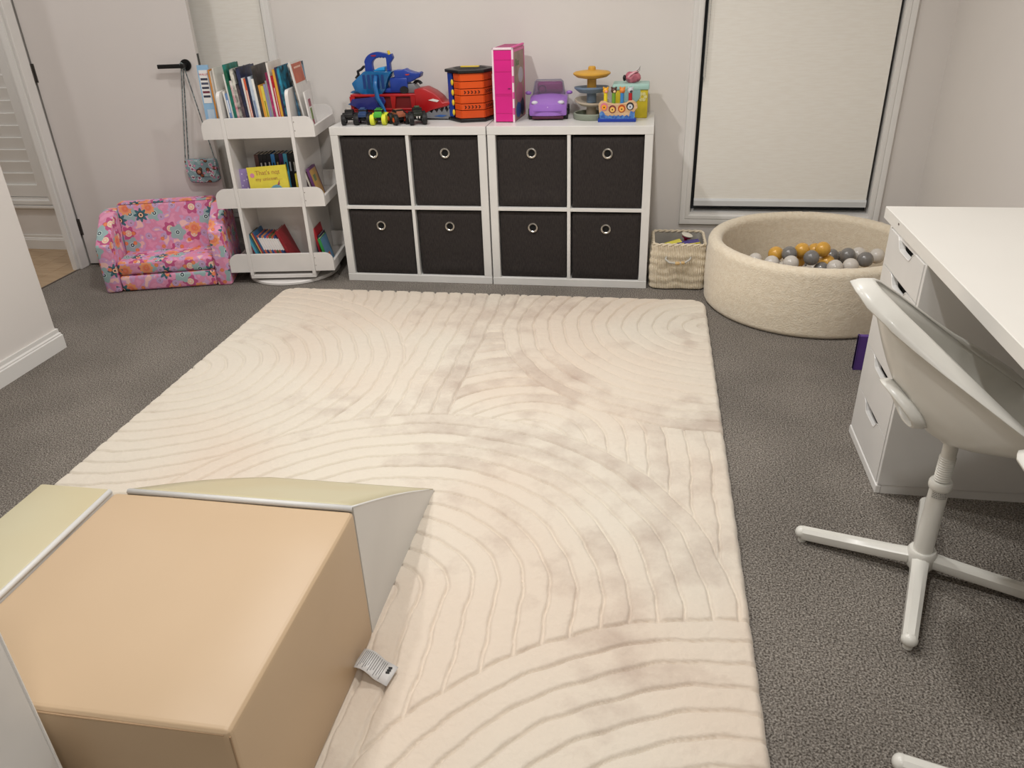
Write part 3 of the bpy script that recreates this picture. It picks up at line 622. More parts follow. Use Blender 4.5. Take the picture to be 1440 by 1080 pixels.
def box_uv(o, s=1.):
    me = o.data; uv = me.uv_layers.new(name='UVMap').data
    for p in me.polygons:
        n = p.normal; a = max(range(3), key=lambda i: abs(n[i]))
        for li in p.loop_indices:
            c = me.vertices[me.loops[li].vertex_index].co
            uv[li].uv = ((c.y, c.z), (c.x, c.z), (c.x, c.y))[a]; uv[li].uv = (uv[li].uv[0] * s + a * .37, uv[li].uv[1] * s)
# ---------------------------------------------------------------- child's sofa
sf = thing('kids_sofa', 'small pink floral foam sofa for a child, beside the white door', 'sofa', (-1.186, -.295, 0), math.radians(17))
def cushion(name, bm, puff=.006, sub=3):
    bmesh.ops.subdivide_edges(bm, edges=bm.edges[:], cuts=sub, use_grid_fill=True)
    for v in bm.verts:
        d = noise.noise_vector(v.co * 9) * puff; v.co += d
    o = obj(name, bm, M_floral, sf, 3.2); box_uv(o); return o
AW = .076; FW = .620
# arms: side blocks whose top slopes up towards the back
for s, x0 in ((0, -.012), (1, FW - AW)):
    pr = [(0, 0), (.33, 0), (.33, .36), (.28, .385), (.19, .385), (.0, .285)] if s else [(.0, 0), (.33, 0), (.33, .36), (.26, .375), (.17, .37), (.0, .245)]
    b = BM(); prism(b, pr, x0, x0 + AW, 'x', .012); cushion('armrest', b, .004, 1)
b = BM(); bx(b, (AW - .010, .006, .085), (FW - AW - .002, .23, .158), .018, 3); cushion('seat_cushion', b, .004, 1)
b = BM(); bx(b, (AW - .010, .004, .002), (FW - AW - .002, .24, .083), .014, 3); cushion('seat_base', b, .003, 1)
b = BM(); prism(b, [(.185, .135), (.325, .03), (.325, .385), (.300, .402), (.235, .405), (.222, .395)], AW - .012, FW - AW + .002, 'x', .014); cushion('backrest', b, .005, 1)

# ---------------------------------------------------------------- ball pit
PC = (2.262, -.088)
M_boucle = mat('cream_boucle', 'ece0ca', .95, bump=.7, bscale=170, col2='e6d8c0', cscale=60, sheen=.3, spec=.1)
def make_pit():
    n, prof = 220, []
    H = .30; R1, R0 = .458, .395
    pts = [(0, .03), (R0 - .01, .03)] + [(R0, .04 + (H - .07) * k / 24) for k in range(25)] + [(R0 + (R1 - R0) / 2 - (R1 - R0) / 2 * math.cos(a), H - .030 + .030 * math.sin(a)) for a in np.linspace(.2, PI - .2, 12)] + [(R1 + .004 * math.sin(PI * k / 26), H - .036 - (H - .05) * k / 26) for k in range(27)] + [(R1 - .012, .002), (0, .002)]
    bm = BM(); lathe(bm, pts, n)
    for v in bm.verts:
        r = math.hypot(v.co.x, v.co.y)
        if r > .3 and v.co.z > .005:
            q = v.co * 42; d = .0008 * noise.noise(q) + .0014 * noise.noise(v.co * 110) + .0012 * noise.noise(v.co * 6)
            nr = Vector((v.co.x, v.co.y, 0)).normalized(); s = 1 if r > (R0 + R1) / 2 else -1
            v.co += nr * d * s + Vector((0, 0, 1)) * d * (1 if v.co.z > .28 else 0)
    o = obj('ball_pit', bm, M_boucle, None, 3.2); o.location = (PC[0], PC[1], 0)
    tag(o, 'round cream boucle ball pit standing under the right window', 'ball pit')
make_pit()
M_b = {'gold': mat('ball_gold', 'e2ac48', .25, .05, coat=.3), 'grey': mat('ball_grey', '82807e', .25, .1, coat=.3), 'pearl': mat('ball_pearl', 'd8d2ca', .22, coat=.4)}
proto = {}
def ball(c, x, y, z, i):
    if c not in proto:
        b = BM(); ell(b, (0, 0, 0), (.0345, .0345, .0345), 28, 18); o = obj('plastic_ball', b, M_b[c], None, 3.2); proto[c] = o
    else:
        o = proto[c].copy(); C.objects.link(o)
    o.location = (x, y, z)
    lb = {'gold': 'glossy mustard-gold plastic ball in the cream ball pit', 'grey': 'glossy dark grey plastic ball in the cream ball pit', 'pearl': 'pearly white plastic ball in the cream ball pit'}[c]
    tag(o, lb, 'ball', {'gold': 'gold balls in the ball pit', 'grey': 'grey balls in the ball pit', 'pearl': 'pearl balls in the ball pit'}[c])
# (pixel x, pixel y, colour, height) of each ball seen, turned into a place once: rays from the photograph's viewpoint
def at_z(px, py, z):
    ray = d_ + r_ * ((px - 720) / 1089.323) - u_ * ((py - 540) / 1089.323); cp = Vector((1.5172, -3.6406, 1.3752)); return cp + ray * ((z - cp.z) / ray.z)
BL = [(1091, 357, 'gold', .205), (1110, 357, 'grey', .22), (1128, 352, 'gold', .225), (1157, 350.5, 'gold', .235), (1141, 362.5, 'grey', .215), (1192, 359, 'grey', .20), (1207, 358, 'pearl', .20), (1217, 365, 'grey', .205), (1233, 360, 'pearl', .19), (1062, 366, 'pearl', .17), (1085, 370, 'pearl', .185), (1112, 370, 'pearl', .20), (1122, 366, 'gold', .19), (1163, 369, 'gold', .185), (1174, 376, 'pearl', .19), (1196, 374, 'pearl', .195), (1169, 360, 'grey', .17), (1184, 363, 'grey', .15), (1155, 379, 'grey', .185), (1146, 352, 'gold', .16)]
placed = []
for px, py, c, z in BL:
    q = at_z(px, py, z)
    for _ in range(60):   # let overlapping balls roll apart along the line of sight
        hit = [p for p in placed if (p - q).length < .0685]
        if not hit: break
        p = hit[0]; v = (q - Vector((1.5172, -3.6406, 1.3752))).normalized(); q = q + v * .006
        if (Vector((q.x, q.y)) - Vector(PC)).length > .35 or q.z < .07: break
    placed.append(q); ball(c, q.x, q.y, q.z, 0)
rr = random.Random(5); cnt = 0
cols = ['gold', 'grey', 'pearl', 'pearl', 'grey']
for layer, z in ((0, .066), (1, .122)):
    for i in range(-6, 7):
        for j in range(-6, 7):
            x = PC[0] + i * .0705 + (.035 if j % 2 else 0) + (.02 if layer else 0); y = PC[1] + j * .062 + (.02 if layer else 0)
            if math.hypot(x - PC[0], y - PC[1]) > .352: continue
            q = Vector((x, y, z))
            if any((p - q).length < .068 for p in placed): continue
            placed.append(q); ball(rr.choice(cols), x, y, z, 0)

# ---------------------------------------------------------------- woven basket
M_weave = mat('cotton_weave', 'e2d6c0', .95, bump=.4, bscale=240, col2='d6c8ae', cscale=80)
def make_basket():
    bk = thing('woven_basket', 'chunky cream woven toy basket with rope handle, between shelf and ball pit', 'basket', (1.677, .118, 0), math.radians(1))
    hw, hd, H, r = .1255, .118, .222, .03; per = []
    n = 720
    # rounded rectangle perimeter with normals
    segs = []
    L1, L2 = 2 * (hw - r), 2 * (hd - r); q = PI * r / 2; tot = 2 * L1 + 2 * L2 + 4 * q
    for k in range(n):
        s = tot * k / n; c = None
        for kind, ln, ox, oy, a in (('l', L1, -hw + r, -hd, 0), ('c', q, hw - r, -hd + r, -PI / 2), ('l', L2, hw, -hd + r, PI / 2), ('c', q, hw - r, hd - r, 0), ('l', L1, hw - r, hd, PI), ('c', q, -hw + r, hd - r, PI / 2), ('l', L2, -hw, hd - r, -PI / 2), ('c', q, -hw + r, -hd + r, PI)):
            if s < ln:
                if kind == 'l': x, y = ox + math.cos(a) * s, oy + math.sin(a) * s; nx, ny = math.cos(a - PI / 2), math.sin(a - PI / 2)
                else: t = a + s / r; nx, ny = math.cos(t), math.sin(t); x, y = ox + r * nx, oy + r * ny
                per.append((x, y, nx, ny)); break
            s -= ln
    n = len(per); m = 70; bm = BM(); R = []
    nr = 112
    for j in range(m + 1):
        z = .004 + (H - .004) * j / m; row = []
        for k, (x, y, nx, ny) in enumerate(per):
            ph = k / n * nr; rib = abs(math.sin(PI * ph)); tw = .5 + .5 * math.sin(2 * PI * (j / m * 5.5) + 2.4 * noise.noise(Vector((k / n * 14, j / m * 3, 0))))
            d = .0085 * rib * (.5 + .5 * tw) + .004 * noise.noise(Vector((x * 14, y * 14, z * 14)))
            bul = .006 * math.sin(PI * j / m) - (.006 if j == 0 else 0) - .005 * (j / m)
            row.append(bm.verts.new((x + nx * (d + bul), y + ny * (d + bul), z)))
        R.append(row)
    for A, B in zip(R, R[1:]):
        for k in range(n): bm.faces.new((A[k], A[(k + 1) % n], B[(k + 1) % n], B[k]))
    bm.faces.new(R[0][::-1])
    obj('basket_wall', bm, M_weave, bk, 3.2)
    # lining
    b = BM(); rows = []
    for (z, o_) in ((H - .002, -.008), (H - .03, -.012), (.10, -.014), (.03, -.018)):
        rows.append([b.verts.new((x + nx * (o_ + .003 * noise.noise(Vector((x * 20, y * 20, z * 20)))), y + ny * o_, z)) for (x, y, nx, ny) in per[::6]])
    for A, B in zip(rows, rows[1:]):
        for k in range(len(A)): b.faces.new((A[k], B[k], B[(k + 1) % len(A)], A[(k + 1) % len(A)]))
    b.faces.new(rows[-1]); obj('lining', b, mat('grey_lining', 'a5a097', .8, bump=.4, bscale=30), bk, 3.2)
    # braided rim
    b = BM()
    for ph in (0, PI):
        tube(b, [(x + nx * (-.004 + .004 * math.cos(k * .42 + ph)), y + ny * (-.004 + .004 * math.cos(k * .42 + ph)), H + .001 + .0035 * math.sin(k * .42 + ph)) for k, (x, y, nx, ny) in enumerate(per[::3])], .0048, 6, closed=True)
    obj('braided_rim', b, M_weave, bk, 3.2)
    h = BM(); pts = [(-.058, -.128, .168), (-.062, -.138, .160), (-.045, -.146, .147), (-.01, -.148, .143), (.03, -.147, .147), (.052, -.140, .160), (.056, -.128, .168)]
    tube(h, pts, .005, 8); obj('rope_handle', h, mat('rope', 'c2bfb6', .8), bk, 3.2)
    h = BM(); ell(h, (-.005, -.148, .143), (.014, .0085, .0085), 12, 8); ell(h, (.02, -.1475, .146), (.011, .008, .008), 12, 8); obj('wooden_bead', h, mat('bead_wood', 'cfae78', .5), bk, 3.2)
    return bk
make_basket()
# things in the basket
o = obj('toy_box', bx(BM(), (-.055, -.03, 0), (.055, .03, .11), .004), mat('toy_purple', '463a86', .4), None, .6); o.location = (1.735, .078, .108); o.rotation_euler = (0.05, -.14, .12)
obj('box_edge', bx(BM(), (-.054, -.032, .103), (.054, -.024, .112), .001), mat('toy_yellow', 'dccb3c', .4), o); tag(o, 'purple and yellow toy box lying in the woven basket', 'toy')
o = obj('toy_tray', bx(BM(), (-.05, -.03, 0), (.05, .03, .006), .002), mat('toy_yellow2', 'd8cd4e', .4), None, .6); obj('tray_rim', bx(BM(), (-.05, -.032, .005), (.05, -.026, .012), .001), mat('toy_yellow2', 'd8cd4e', .4), o); o.location = (1.648, .072, .200); o.rotation_euler = (.2, -.2, .35); tag(o, 'flat yellow toy piece lying at the left in the woven basket', 'toy')
b = BM(); lathe(b, [(0, 0), (.018, 0), (.018, .006), (.008, .014), (.007, .05), (.010, .058), (.022, .066), (.024, .072), (.0, .074)], 20); o = obj('toy_spool', b, mat('toy_magenta', 'a01848', .4), None, .6); obj('spool_cap', lathe(BM(), [(0, .074), (.026, .0745), (.028, .079), (0, .082)], 20), mat('toy_white', 'dcd6c8', .4), o, .6)
o.location = (1.700, .155, .155); o.rotation_euler = (0.1, .25, 0); tag(o, 'magenta spool-shaped toy with a white cap in the woven basket', 'toy')
# purple board behind the drawer unit
o = obj('purple_board', bx(BM(), (0, 0, 0), (.28, .02, .142), .002), mat('violet_card', '5c3d8c', .5), None); obj('board_edge', bx(BM(), (.0, -.001, .0), (.005, .021, .142)), mat('violet_dark', '4a2f78', .5), o); o.location = (2.327, -.812, 0); tag(o, 'purple toy case standing on the carpet behind the desk drawers', 'toy case')

# ---------------------------------------------------------------- desk, drawers
dk = thing('desk', 'long white desk with a thick glossy tabletop along the right wall', 'desk', (2.22, -1.2, 0))
obj('desktop', bx(BM(), (0, -2.2, .7005), (.598, 0, .736), .0015, 1), [M_top], dk)
for x, y in ((.06, -2.14), (.54, -2.14)):
    b = BM(); cyl(b, (x, y, 0), (x, y, .70), .02, n=20, bev=.001); obj('leg', b, M_white, dk, .6)
b = BM(); bx(b, (-.0012, -.155, .722), (.0, -.147, .727)); obj('chipped_edge', b, mat('chip', '6a6058', .8), dk)
dw = thing('drawer_unit', 'white five-drawer unit with cut-out pulls under the far end of the desk', 'drawer unit', (2.22, -1.632, 0))
Wd = .352; Dd = .58
b = BM(); bx(b, (0.0, 0, .03), (Dd, .014, .70), .0008, 1); bx(b, (0.0, Wd - .014, .03), (Dd, Wd, .70), .0008, 1); bx(b, (.02, .014, .03), (Dd, Wd - .014, .042)); bx(b, (.004, .014, .688), (Dd, Wd - .014, .70)); bx(b, (Dd - .008, .014, .04), (Dd, Wd - .014, .69)); obj('carcass', b, M_white, dw)
b = BM(); bx(b, (.012, .002, .0), (Dd, .014, .03)); bx(b, (.012, Wd - .014, 0), (Dd, Wd - .002, .03)); bx(b, (-.004, .0, .0), (.012, Wd, .028), .003); obj('plinth', b, M_trim, dw)
tz = [.697, .590, .461, .331, .179, .033]
for k in range(5):
    zt, zb = tz[k] - .0012, tz[k + 1] + .0012
    y0, y1 = .016, Wd - .016; c = (y0 + y1) / 2 ; nd = .030
    notch = []
    for q in np.linspace(-1, 1, 21):
        yy = c - q * .082; dd = nd * (1 - 1 / (1 + math.exp(-(abs(q) - .72) * 16))) 
        notch.append((yy, zt - dd))
    b = BM(); prism(b, [(y0, zb), (y1, zb), (y1, zt)] + notch + [(y0, zt)], -.002, .014, 'x'); d = obj('drawer', b, M_white, dw)
    obj('drawer_box', bx(BM(), (.018, y0 + .01, zb + .01), (.5, y1 - .01, zb + .014)), M_white, d)
    lp = BM(); tube(lp, [(-.002, a, z_ - .0004) for a, z_ in notch], .0016, 5); obj('pull_edge', lp, M_white, d)
    for a in ((.30),): obj('drawer_side', bx(BM(), (.018, y1 - .014, zb + .01), (.5, y1 - .010, zt - .03)), M_white, d)

# ---------------------------------------------------------------- chairs
def make_chair(label, hubx, huby, cx, cy, phi):
    t = thing('swivel_chair', label, 'chair', (hubx, huby, 0), 0, None)
    # base: hub and four arms
    base_ang = math.atan2(-1.872 + 1.968, 1.978 - 2.254)
    hb = BM(); lathe(hb, [(0, .022), (.030, .022), (.034, .03), (.034, .068), (.030, .074), (0, .074)], 28); obj('hub', hb, M_plast, t, .6)
    for k in range(4):
        a = base_ang + k * PI / 2
        pr = [(-.017, .012), (-.019, .018), (-.017, .034), (-.008, .042), (.008, .042), (.017, .034), (.019, .018), (.017, .012)]
        b = BM(); rings = []
        for (x, s, dz) in ((.028, 1.15, .022), (.06, 1.08, .018), (.18, 1., .008), (.284, .92, .0)):
            rings.append([b.verts.new((x, yy * s, zz * (1.) + dz)) for yy, zz in pr])
        for A, B in zip(rings, rings[1:]):
            for i in range(8): b.faces.new((A[i], A[(i + 1) % 8], B[(i + 1) % 8], B[i]))
        b.faces.new(rings[0]); b.faces.new(rings[-1]); bmesh.ops.recalc_face_normals(b, faces=b.faces)
        bmesh.ops.transform(b, matrix=Rz(a), verts=b.verts); lg = obj('base_arm', b, M_plast, t, .7)
        c = BM(); ell(c, (.286, 0, .026), (.017, .0185, .0165), 14, 10, Rz(a)); bmesh.ops.transform(c, matrix=Matrix.Identity(4), verts=c.verts); cyl(c, Rz(a) @ Vector((.282, 0, .0)), Rz(a) @ Vector((.282, 0, .02)), .011, n=12); obj('foot_cap', c, M_plast, lg, .8)
    cl = BM(); cyl(cl, (0, 0, .074), (0, 0, .262), .0235, .0215, 24); lathe(cl, [(.0215, .262), (.0255, .262), (.0265, .266), (.0265, .276), (.024, .281), (.012, .281)], 28); obj('column', cl, M_plast, t, .6)
    lb = BM(); lathe(lb, [(.0222, .238), (.0230, .238), (.0230, .260), (.0222, .260)], 20, a0=-2.6, a1=-.9); cg = obj('column_label', lb, mat('label_grey', 'cfccc4', .6), t)
    for k in range(4):
        s = BM()
        rr = random.Random(k)
        a = -2.5
        while a < -1.0:
            da = rr.uniform(.06, .2); a1_ = min(a + da, -1.0); lathe(s, [(.0233, .242 + k * .0045), (.0234, .2437 + k * .0045)], 4, a0=a, a1=a1_); a = a1_ + .05
        obj('printed_line', s, mat('ink', '3a3836', .7), cg)
    sc_ = BM(); pr = [(.012, .281)]
    z = .283
    while z < .35: pr += [(.0165, z), (.0185, z + .002), (.0165, z + .004)]; z += .0062
    pr += [(.0165, .36), (.0165, .405), (.0, .405)]; lathe(sc_, pr, 24); obj('screw_post', sc_, M_plast, t, .6)
    # moulded shell
    dx, dy = cx - hubx, cy - huby
    zb = .402
    RU = [-.265, -.25, -.20, -.14, -.08, 0, .06, .13, .18, .20, .20]; RV = [0, .035, .068, .092, .118, .158, .186, .200, .175, .10, 0]
    SB = [0, .05, .14, .24, .33, .45, .55, .66, .78, .90, 1.]
    c, s = math.cos(phi), math.sin(phi)
    def W(u, v, z, k=1.): return Vector((dx * k + c * u - s * v, dy * k + s * u + c * v, z))
    def rim(th):
        sb = abs(th - PI) / PI; sg = 1 if th < PI else -1; u = float(np.interp(sb, SB, RU)); v = float(np.interp(sb, SB, RV)) * sg
        return W(u, v, max(.775 - .77 * (u + .265), .455))
    def bow(th, tt):
        R_ = rim(th); sb = abs(th - PI) / PI; cc, ss = math.cos(th), math.sin(th)
        P0 = W(0, 0, zb, .3); P1 = W(.09 * cc, .085 * ss, .404, .5); back = max(0, -cc)
        P2 = W((.185 if cc < 0 else .17) * cc, .150 * ss, .462 + .030 * back, .9)
        q = 1 - tt; return P0 * q ** 3 + P1 * 3 * q * q * tt + P2 * 3 * q * tt * tt + R_ * tt ** 3
    NT, NS = 96, 26; bm = BM(); V = {}
    hole = lambda th, tt: ((th - PI - .20) / .44) ** 2 + ((tt - .53) / .125) ** 2
    for i in range(NT):
        for j in range(1, NS + 1): V[i, j] = bm.verts.new(bow(2 * PI * i / NT, j / NS))
    v0 = bm.verts.new(bow(0, 0))
    for i in range(NT):
        i2 = (i + 1) % NT; bm.faces.new((v0, V[i, 1], V[i2, 1]))
        for j in range(1, NS):
            if hole(2 * PI * (i + .5) / NT, (j + .5) / NS) < 1: continue
            bm.faces.new((V[i, j], V[i, j + 1], V[i2, j + 1], V[i2, j]))
    sh_ = obj('seat_shell', bm, M_plast, t, 3.2); md = sh_.modifiers.new('thick', 'SOLIDIFY'); md.thickness = .005; md.offset = 1
    # folded lip along the rim
    lp = BM(); R3 = []
    for i in range(NT):
        th = 2 * PI * i / NT; p = rim(th); q = rim(th + .02) - rim(th - .02); q.normalize(); outw = Vector((p.x - dx, p.y - dy, 0)); outw = (outw - q * outw.dot(q)); outw.normalize()
        nrm = q.cross(outw); nrm = nrm if nrm.z > 0 else -nrm
        R3.append([lp.verts.new(p + outw * a + nrm * b) for a, b in ((-.007, -.002), (-.005, .004), (.004, .0065), (.028, .004), (.042, -.002), (.0425, -.0055), (.028, .000), (.004, .001))])
    for i in range(NT):
        A, B = R3[i], R3[(i + 1) % NT]
        for k in range(8): lp.faces.new((A[k], A[(k + 1) % 8], B[(k + 1) % 8], B[k]))
    bmesh.ops.recalc_face_normals(lp, faces=lp.faces); obj('rolled_rim', lp, M_plast, t, 3.2)
    # thick ring round the opening low in the back
    rg = BM(); pts = []; 
    for k in range(48):
        q = 2 * PI * k / 48; th = PI + .20 + .44 * math.cos(q); tt = .53 + .125 * math.sin(q); p = bow(th, tt); o_ = Vector((p.x - dx, p.y - dy, 0)).normalized(); pts.append((p + o_ * .006, o_))
    rings = []
    for k, (p, o_) in enumerate(pts):
        ct = sum((a for a, _ in pts), Vector()) / len(pts); inw = (ct - p).normalized()
        rings.append([rg.verts.new(p + inw * a + o_ * b) for a, b in ((-.006, -.010), (-.008, .002), (-.004, .020), (.0, .024), (.004, .020), (.006, .0), (.004, -.010))])
    for k in range(48):
        A, B = rings[k], rings[(k + 1) % 48]
        for i in range(7): rg.faces.new((A[i], A[(i + 1) % 7], B[(i + 1) % 7], B[i]))
    bmesh.ops.recalc_face_normals(rg, faces=rg.faces); obj('opening_ring', rg, M_plast, t, 3.2)
    mt = BM(); lathe(mt, [(0, .388), (.026, .390), (.032, .402), (0, .412)], 28); obj('seat_mount', mt, M_plast, t, .6)
    return t
make_chair('white moulded swivel chair facing the desk beside the drawer unit', 2.242, -1.97, 2.262, -2.00, -.12)
make_chair('second white moulded swivel chair, mostly out of frame at the bottom right', 2.242 + .075, -1.97 - .69, 2.262 + .075, -2.00 - .69, -.12)

# ---------------------------------------------------------------- foam climbing blocks
def soft(bm, cuts=5, puff=.004, sc_=5., seed=0.):
    bmesh.ops.subdivide_edges(bm, edges=bm.edges[:], cuts=cuts, use_grid_fill=True)
    bm.normal_update()
    for v in bm.verts: v.co += v.normal * puff * noise.noise(v.co * sc_ + Vector((seed, 0, 0)))
    return bm
def seam(bm, pts, r=.0016): tube(bm, pts, r, 6)
fb = thing('foam_cube', 'large tan vinyl foam block in the middle of the soft play set', 'foam block', (.37, -2.385, .025))
X, Y, Z = .566, -.555, .358
b = BM(); bx(b, (0, Y, 0), (X, 0, Z), .012, 3); obj('vinyl_cover', soft(b, 3), M_tan, fb, 3.2)
b = BM(); seam(b, [(0.012, Y + .001, Z - .0075), (X / 2, Y - .001, Z - .0075), (X - .01, Y + .001, Z - .0075)]); seam(b, [(X - .002, Y + .003, Z - .012), (X - .002, Y + .002, Z / 2), (X - .002, Y + .003, .01)]); obj('stitched_seam', b, mat('seam_tan', 'a98c6c', .7), fb)
rp = thing('foam_ramp', 'sage green foam wedge ramp with white sides behind the tan block', 'foam block', (.402, -2.382, .025))
X, D, Z = .530, .575, .362
prf = [(0, 0)] + [(D, 0)] + [(D * (1 - k / 12), (Z * (k / 12) + .008 * math.sin(PI * k / 12))) for k in range(1, 13)]
b = BM(); prism(b, prf, 0, X, 'x'); 
obj('white_side', b, M_wv, rp, .5)
b = BM(); A = []; 
for (y, z) in prf[1:]:
    A.append([b.verts.new((x, y, z + .0015)) for x in np.linspace(.004, X - .004, 10)])
for P_, Q_ in zip(A, A[1:]):
    for k in range(9): b.faces.new((P_[k], P_[k + 1], Q_[k + 1], Q_[k]))
bmesh.ops.recalc_face_normals(b, faces=b.faces)
o = obj('slope_cover', b, M_green, rp, 3.2); md = o.modifiers.new('t', 'SOLIDIFY'); md.thickness = .003; md.offset = 0
b = BM(); seam(b, [(X - .002, y, z + .001) for y, z in prf[2:]], .0028); seam(b, [(.002, -.001, Z - .003), (X - .002, -.001, Z - .003)], .007); obj('piping', b, M_wv, rp, 3.2)
lf = thing('foam_step', 'sage green foam block with white sides left of the tan block', 'foam block', (.188, -2.385, .025))
b = BM(); bx(b, (0, -.62, 0), (.180, 0, .362), .008, 3); obj('white_side', soft(b, 3, .003, 4, 3.), M_wv, lf, 3.2)
b = BM(); bx(b, (.004, -.614, .358), (.172, -.004, .3665), .003, 2); obj('top_cover', b, M_green, lf, .8)
b = BM(); seam(b, [(.176, -.61, .361), (.1765, -.3, .362), (.176, -.006, .361)], .0065); obj('piping', b, M_wv, lf, 3.2)
wb = thing('foam_wall', 'tall white foam block at the bottom left corner of the picture', 'foam block', (.15, -3.27, .025))
b = BM(); bx(b, (0, 0, 0), (.503, .295, .68), .008, 3); obj('vinyl_cover', soft(b, 3, .002, 4, 9.), M_wv, wb, 3.2)
b = BM(); seam(b, [(.5015, .2935, .01), (.5015, .2935, .67)], .0025); obj('stitched_seam', b, M_trim, wb)
# care tag lying on the rug
b = BM(); P0 = Vector((.938, -2.487, .056)); U = Vector((.084, -.025, 0)); Vv = Vector((.010, .054, 0)); rows = []
for k in range(9):
    s = k / 8; rows.append([b.verts.new(P0 + U * s + Vv * q + Vector((0, 0, .010 * math.sin(PI * min(1, s * 1.6)) - .018 * s))) for q in (-.5, 0, .5)])
for A_, B_ in zip(rows, rows[1:]):
    for k in range(2): b.faces.new((A_[k], A_[k + 1], B_[k + 1], B_[k]))
o = obj('care_tag', b, mat('tag_satin', 'dcdad8', .35), None, 3.2); md = o.modifiers.new('t', 'SOLIDIFY'); md.thickness = .0006; tag(o, 'small white printed care label lying on the rug beside the tan block', 'label')
def tagpt(s, q): return P0 + U * s + Vv * q + Vector((0, 0, .010 * math.sin(PI * min(1, s * 1.6)) - .018 * s + .0012))
ink = mat('tag_ink', '7d7a78', .6); ink2 = mat('tag_ink_black', '222222', .6)
for k in range(13):
    s = .12 + k * .05
    b = BM(); e0 = -.42 + .1 * ((k * 7) % 3) ; tube(b, [tagpt(s, e0), tagpt(s, 0), tagpt(s, .42)], .0007, 4); obj('printed_line', b, ink, o)
b = BM()
for q in (.0, .12, .24): tube(b, [tagpt(.80, q), tagpt(.89, q + .07)], .0028, 4)
obj('printed_logo', b, ink2, o)

# ---------------------------------------------------------------- toys on the cube shelves
ZT = .7705
M_red = mat('toy_red', 'b8181c', .35, col2='a01418'); M_dblue = mat('toy_blue', '1c3fa0', .35, col2='173890'); M_silver = mat('toy_grey', '77787c', .4); M_tb = mat('tyre_black', '121214', .6); M_yel = mat('toy_yel', 'e2c22c', .4); M_tw = mat('toy_offwhite', 'e2ded8', .4)
M_trans = mat('blue_translucent', '2b8ed8', .12, trans=.6, alpha=1.)
M_wh = {}
# red shark-headed truck
rt = thing('red_truck', 'red toy truck with a grey-toothed beast head at its front, behind the small trucks', 'toy truck', (.06, .235, ZT)); rt.scale = (.97, 1, .86)
b = BM(); bx(b, (.0, -.05, .028), (.335, .05, .055), .004); bx(b, (0.0, -.055, .055), (.335, .055, .066), .003); bx(b, (.0, -.055, .128), (.345, .055, .142), .004)
for x in (.0, .115, .215, .318): prism(b, [(x, .06), (x + .014, .06), (x + .024, .13), (x - .004, .13)], -.056, .056, 'y')
obj('truck_body', b, M_red, rt, .6)
obj('cargo_panel', bx(BM(), (.01, -.045, .062), (.33, .045, .13)), mat('red_dark', '6c0e12', .5), rt)
b = BM(); prism(b, [(.335, .05), (.375, .035), (.42, .055), (.50, .075), (.515, .085), (.512, .10), (.478, .095), (.465, .118), (.43, .148), (.385, .172), (.335, .165)], -.055, .055, 'y', .006); obj('beast_head', b, M_red, rt, .7)
b = BM(); prism(b, [(.34, .012), (.50, .006), (.52, .02), (.52, .045), (.505, .062), (.495, .04), (.482, .066), (.468, .04), (.455, .064), (.442, .038), (.428, .060), (.415, .036), (.40, .054), (.36, .045)], -.05, .05, 'y', .002, seg=1); obj('lower_jaw', b, M_silver, rt, .6)
b = BM(); prism(b, [(.43, .022), (.47, .017), (.495, .026), (.46, .029)], -.0525, -.049, 'y'); obj('jaw_flash', b, mat('flash_blue', '2a5a9c', .4), rt)
b = BM(); prism(b, [(.405, .108), (.45, .098), (.462, .106), (.43, .116)], -.0575, -.054, 'y'); obj('eye_decal', b, M_tw, rt)
for x in (.44, .462, .484, .503): obj('upper_tooth', prism(BM(), [(x - .007, .078), (x + .007, .080), (x + .001, .058)], -.05, .05, 'y'), M_silver, rt)
for x in (.055, .14, .265, .36):
    wv = BM(); cyl(wv, (x, -.062, .026), (x, .062, .026), .026, n=20); obj('wheel', wv, M_tb, rt, .6)
for x, z in ((-.012, .071), (-.03, .062)): pass
# blue dragon-like carrier standing on the red one
bt = thing('blue_carrier', 'blue toy carrier with beast-head handle and translucent body, atop the red truck', 'toy truck', (.085, .235, ZT + .1225)); bt.scale = (.93, 1, .80)
b = BM(); bx(b, (.06, -.032, .004), (.26, .034, .030), .005); bx(b, (.19, -.036, .012), (.285, .036, .088), .006); obj('chassis', b, M_dblue, bt, .6)
b = BM(); prism(b, [(.0, .018), (.035, .0), (.13, -.02), (.165, .02), (.185, .085), (.21, .125), (.06, .130), (.02, .095), (-.015, .062)], -.048, .048, 'y', .006); obj('cargo_shell', b, M_trans, bt, .6)
b = BM()
for q in np.linspace(.02, .12, 5): bx(b, (.03 + q, -.049, .03), (.045 + q, -.0485 + .097, .11), 0, M=T((0, 0, 0)))
obj('cargo_rack', b, mat('deep_blue', '123a7a', .4), bt)
def arc(cx, cz, r, a0, a1, n=14): return [(cx + r * math.cos(a), cz + r * math.sin(a)) for a in np.linspace(a0, a1, n)]
outer = [(.055, .125), (.058, .165)] + arc(.125, .160, .072, PI * .92, PI * .42, 10) + [(.175, .222), (.19, .214), (.205, .222), (.212, .196), (.192, .168), (.192, .125)]
inner = [(.175, .125), (.175, .196), (.168, .205), (.160, .196), (.152, .207), (.145, .197), (.137, .207), (.130, .197), (.118, .204)] + arc(.135, .160, .040, PI * .62, PI * 1.0, 7) + [(.098, .125)]
b = BM(); prism(b, outer + inner, -.016, .016, 'y', .0025, seg=1); obj('arched_handle', b, M_dblue, bt, .6)
b = BM(); cyl(b, (.192, 0, .215), (.186, 0, .238), .008, .006, n=14); obj('yellow_button', b, M_yel, bt, .6)
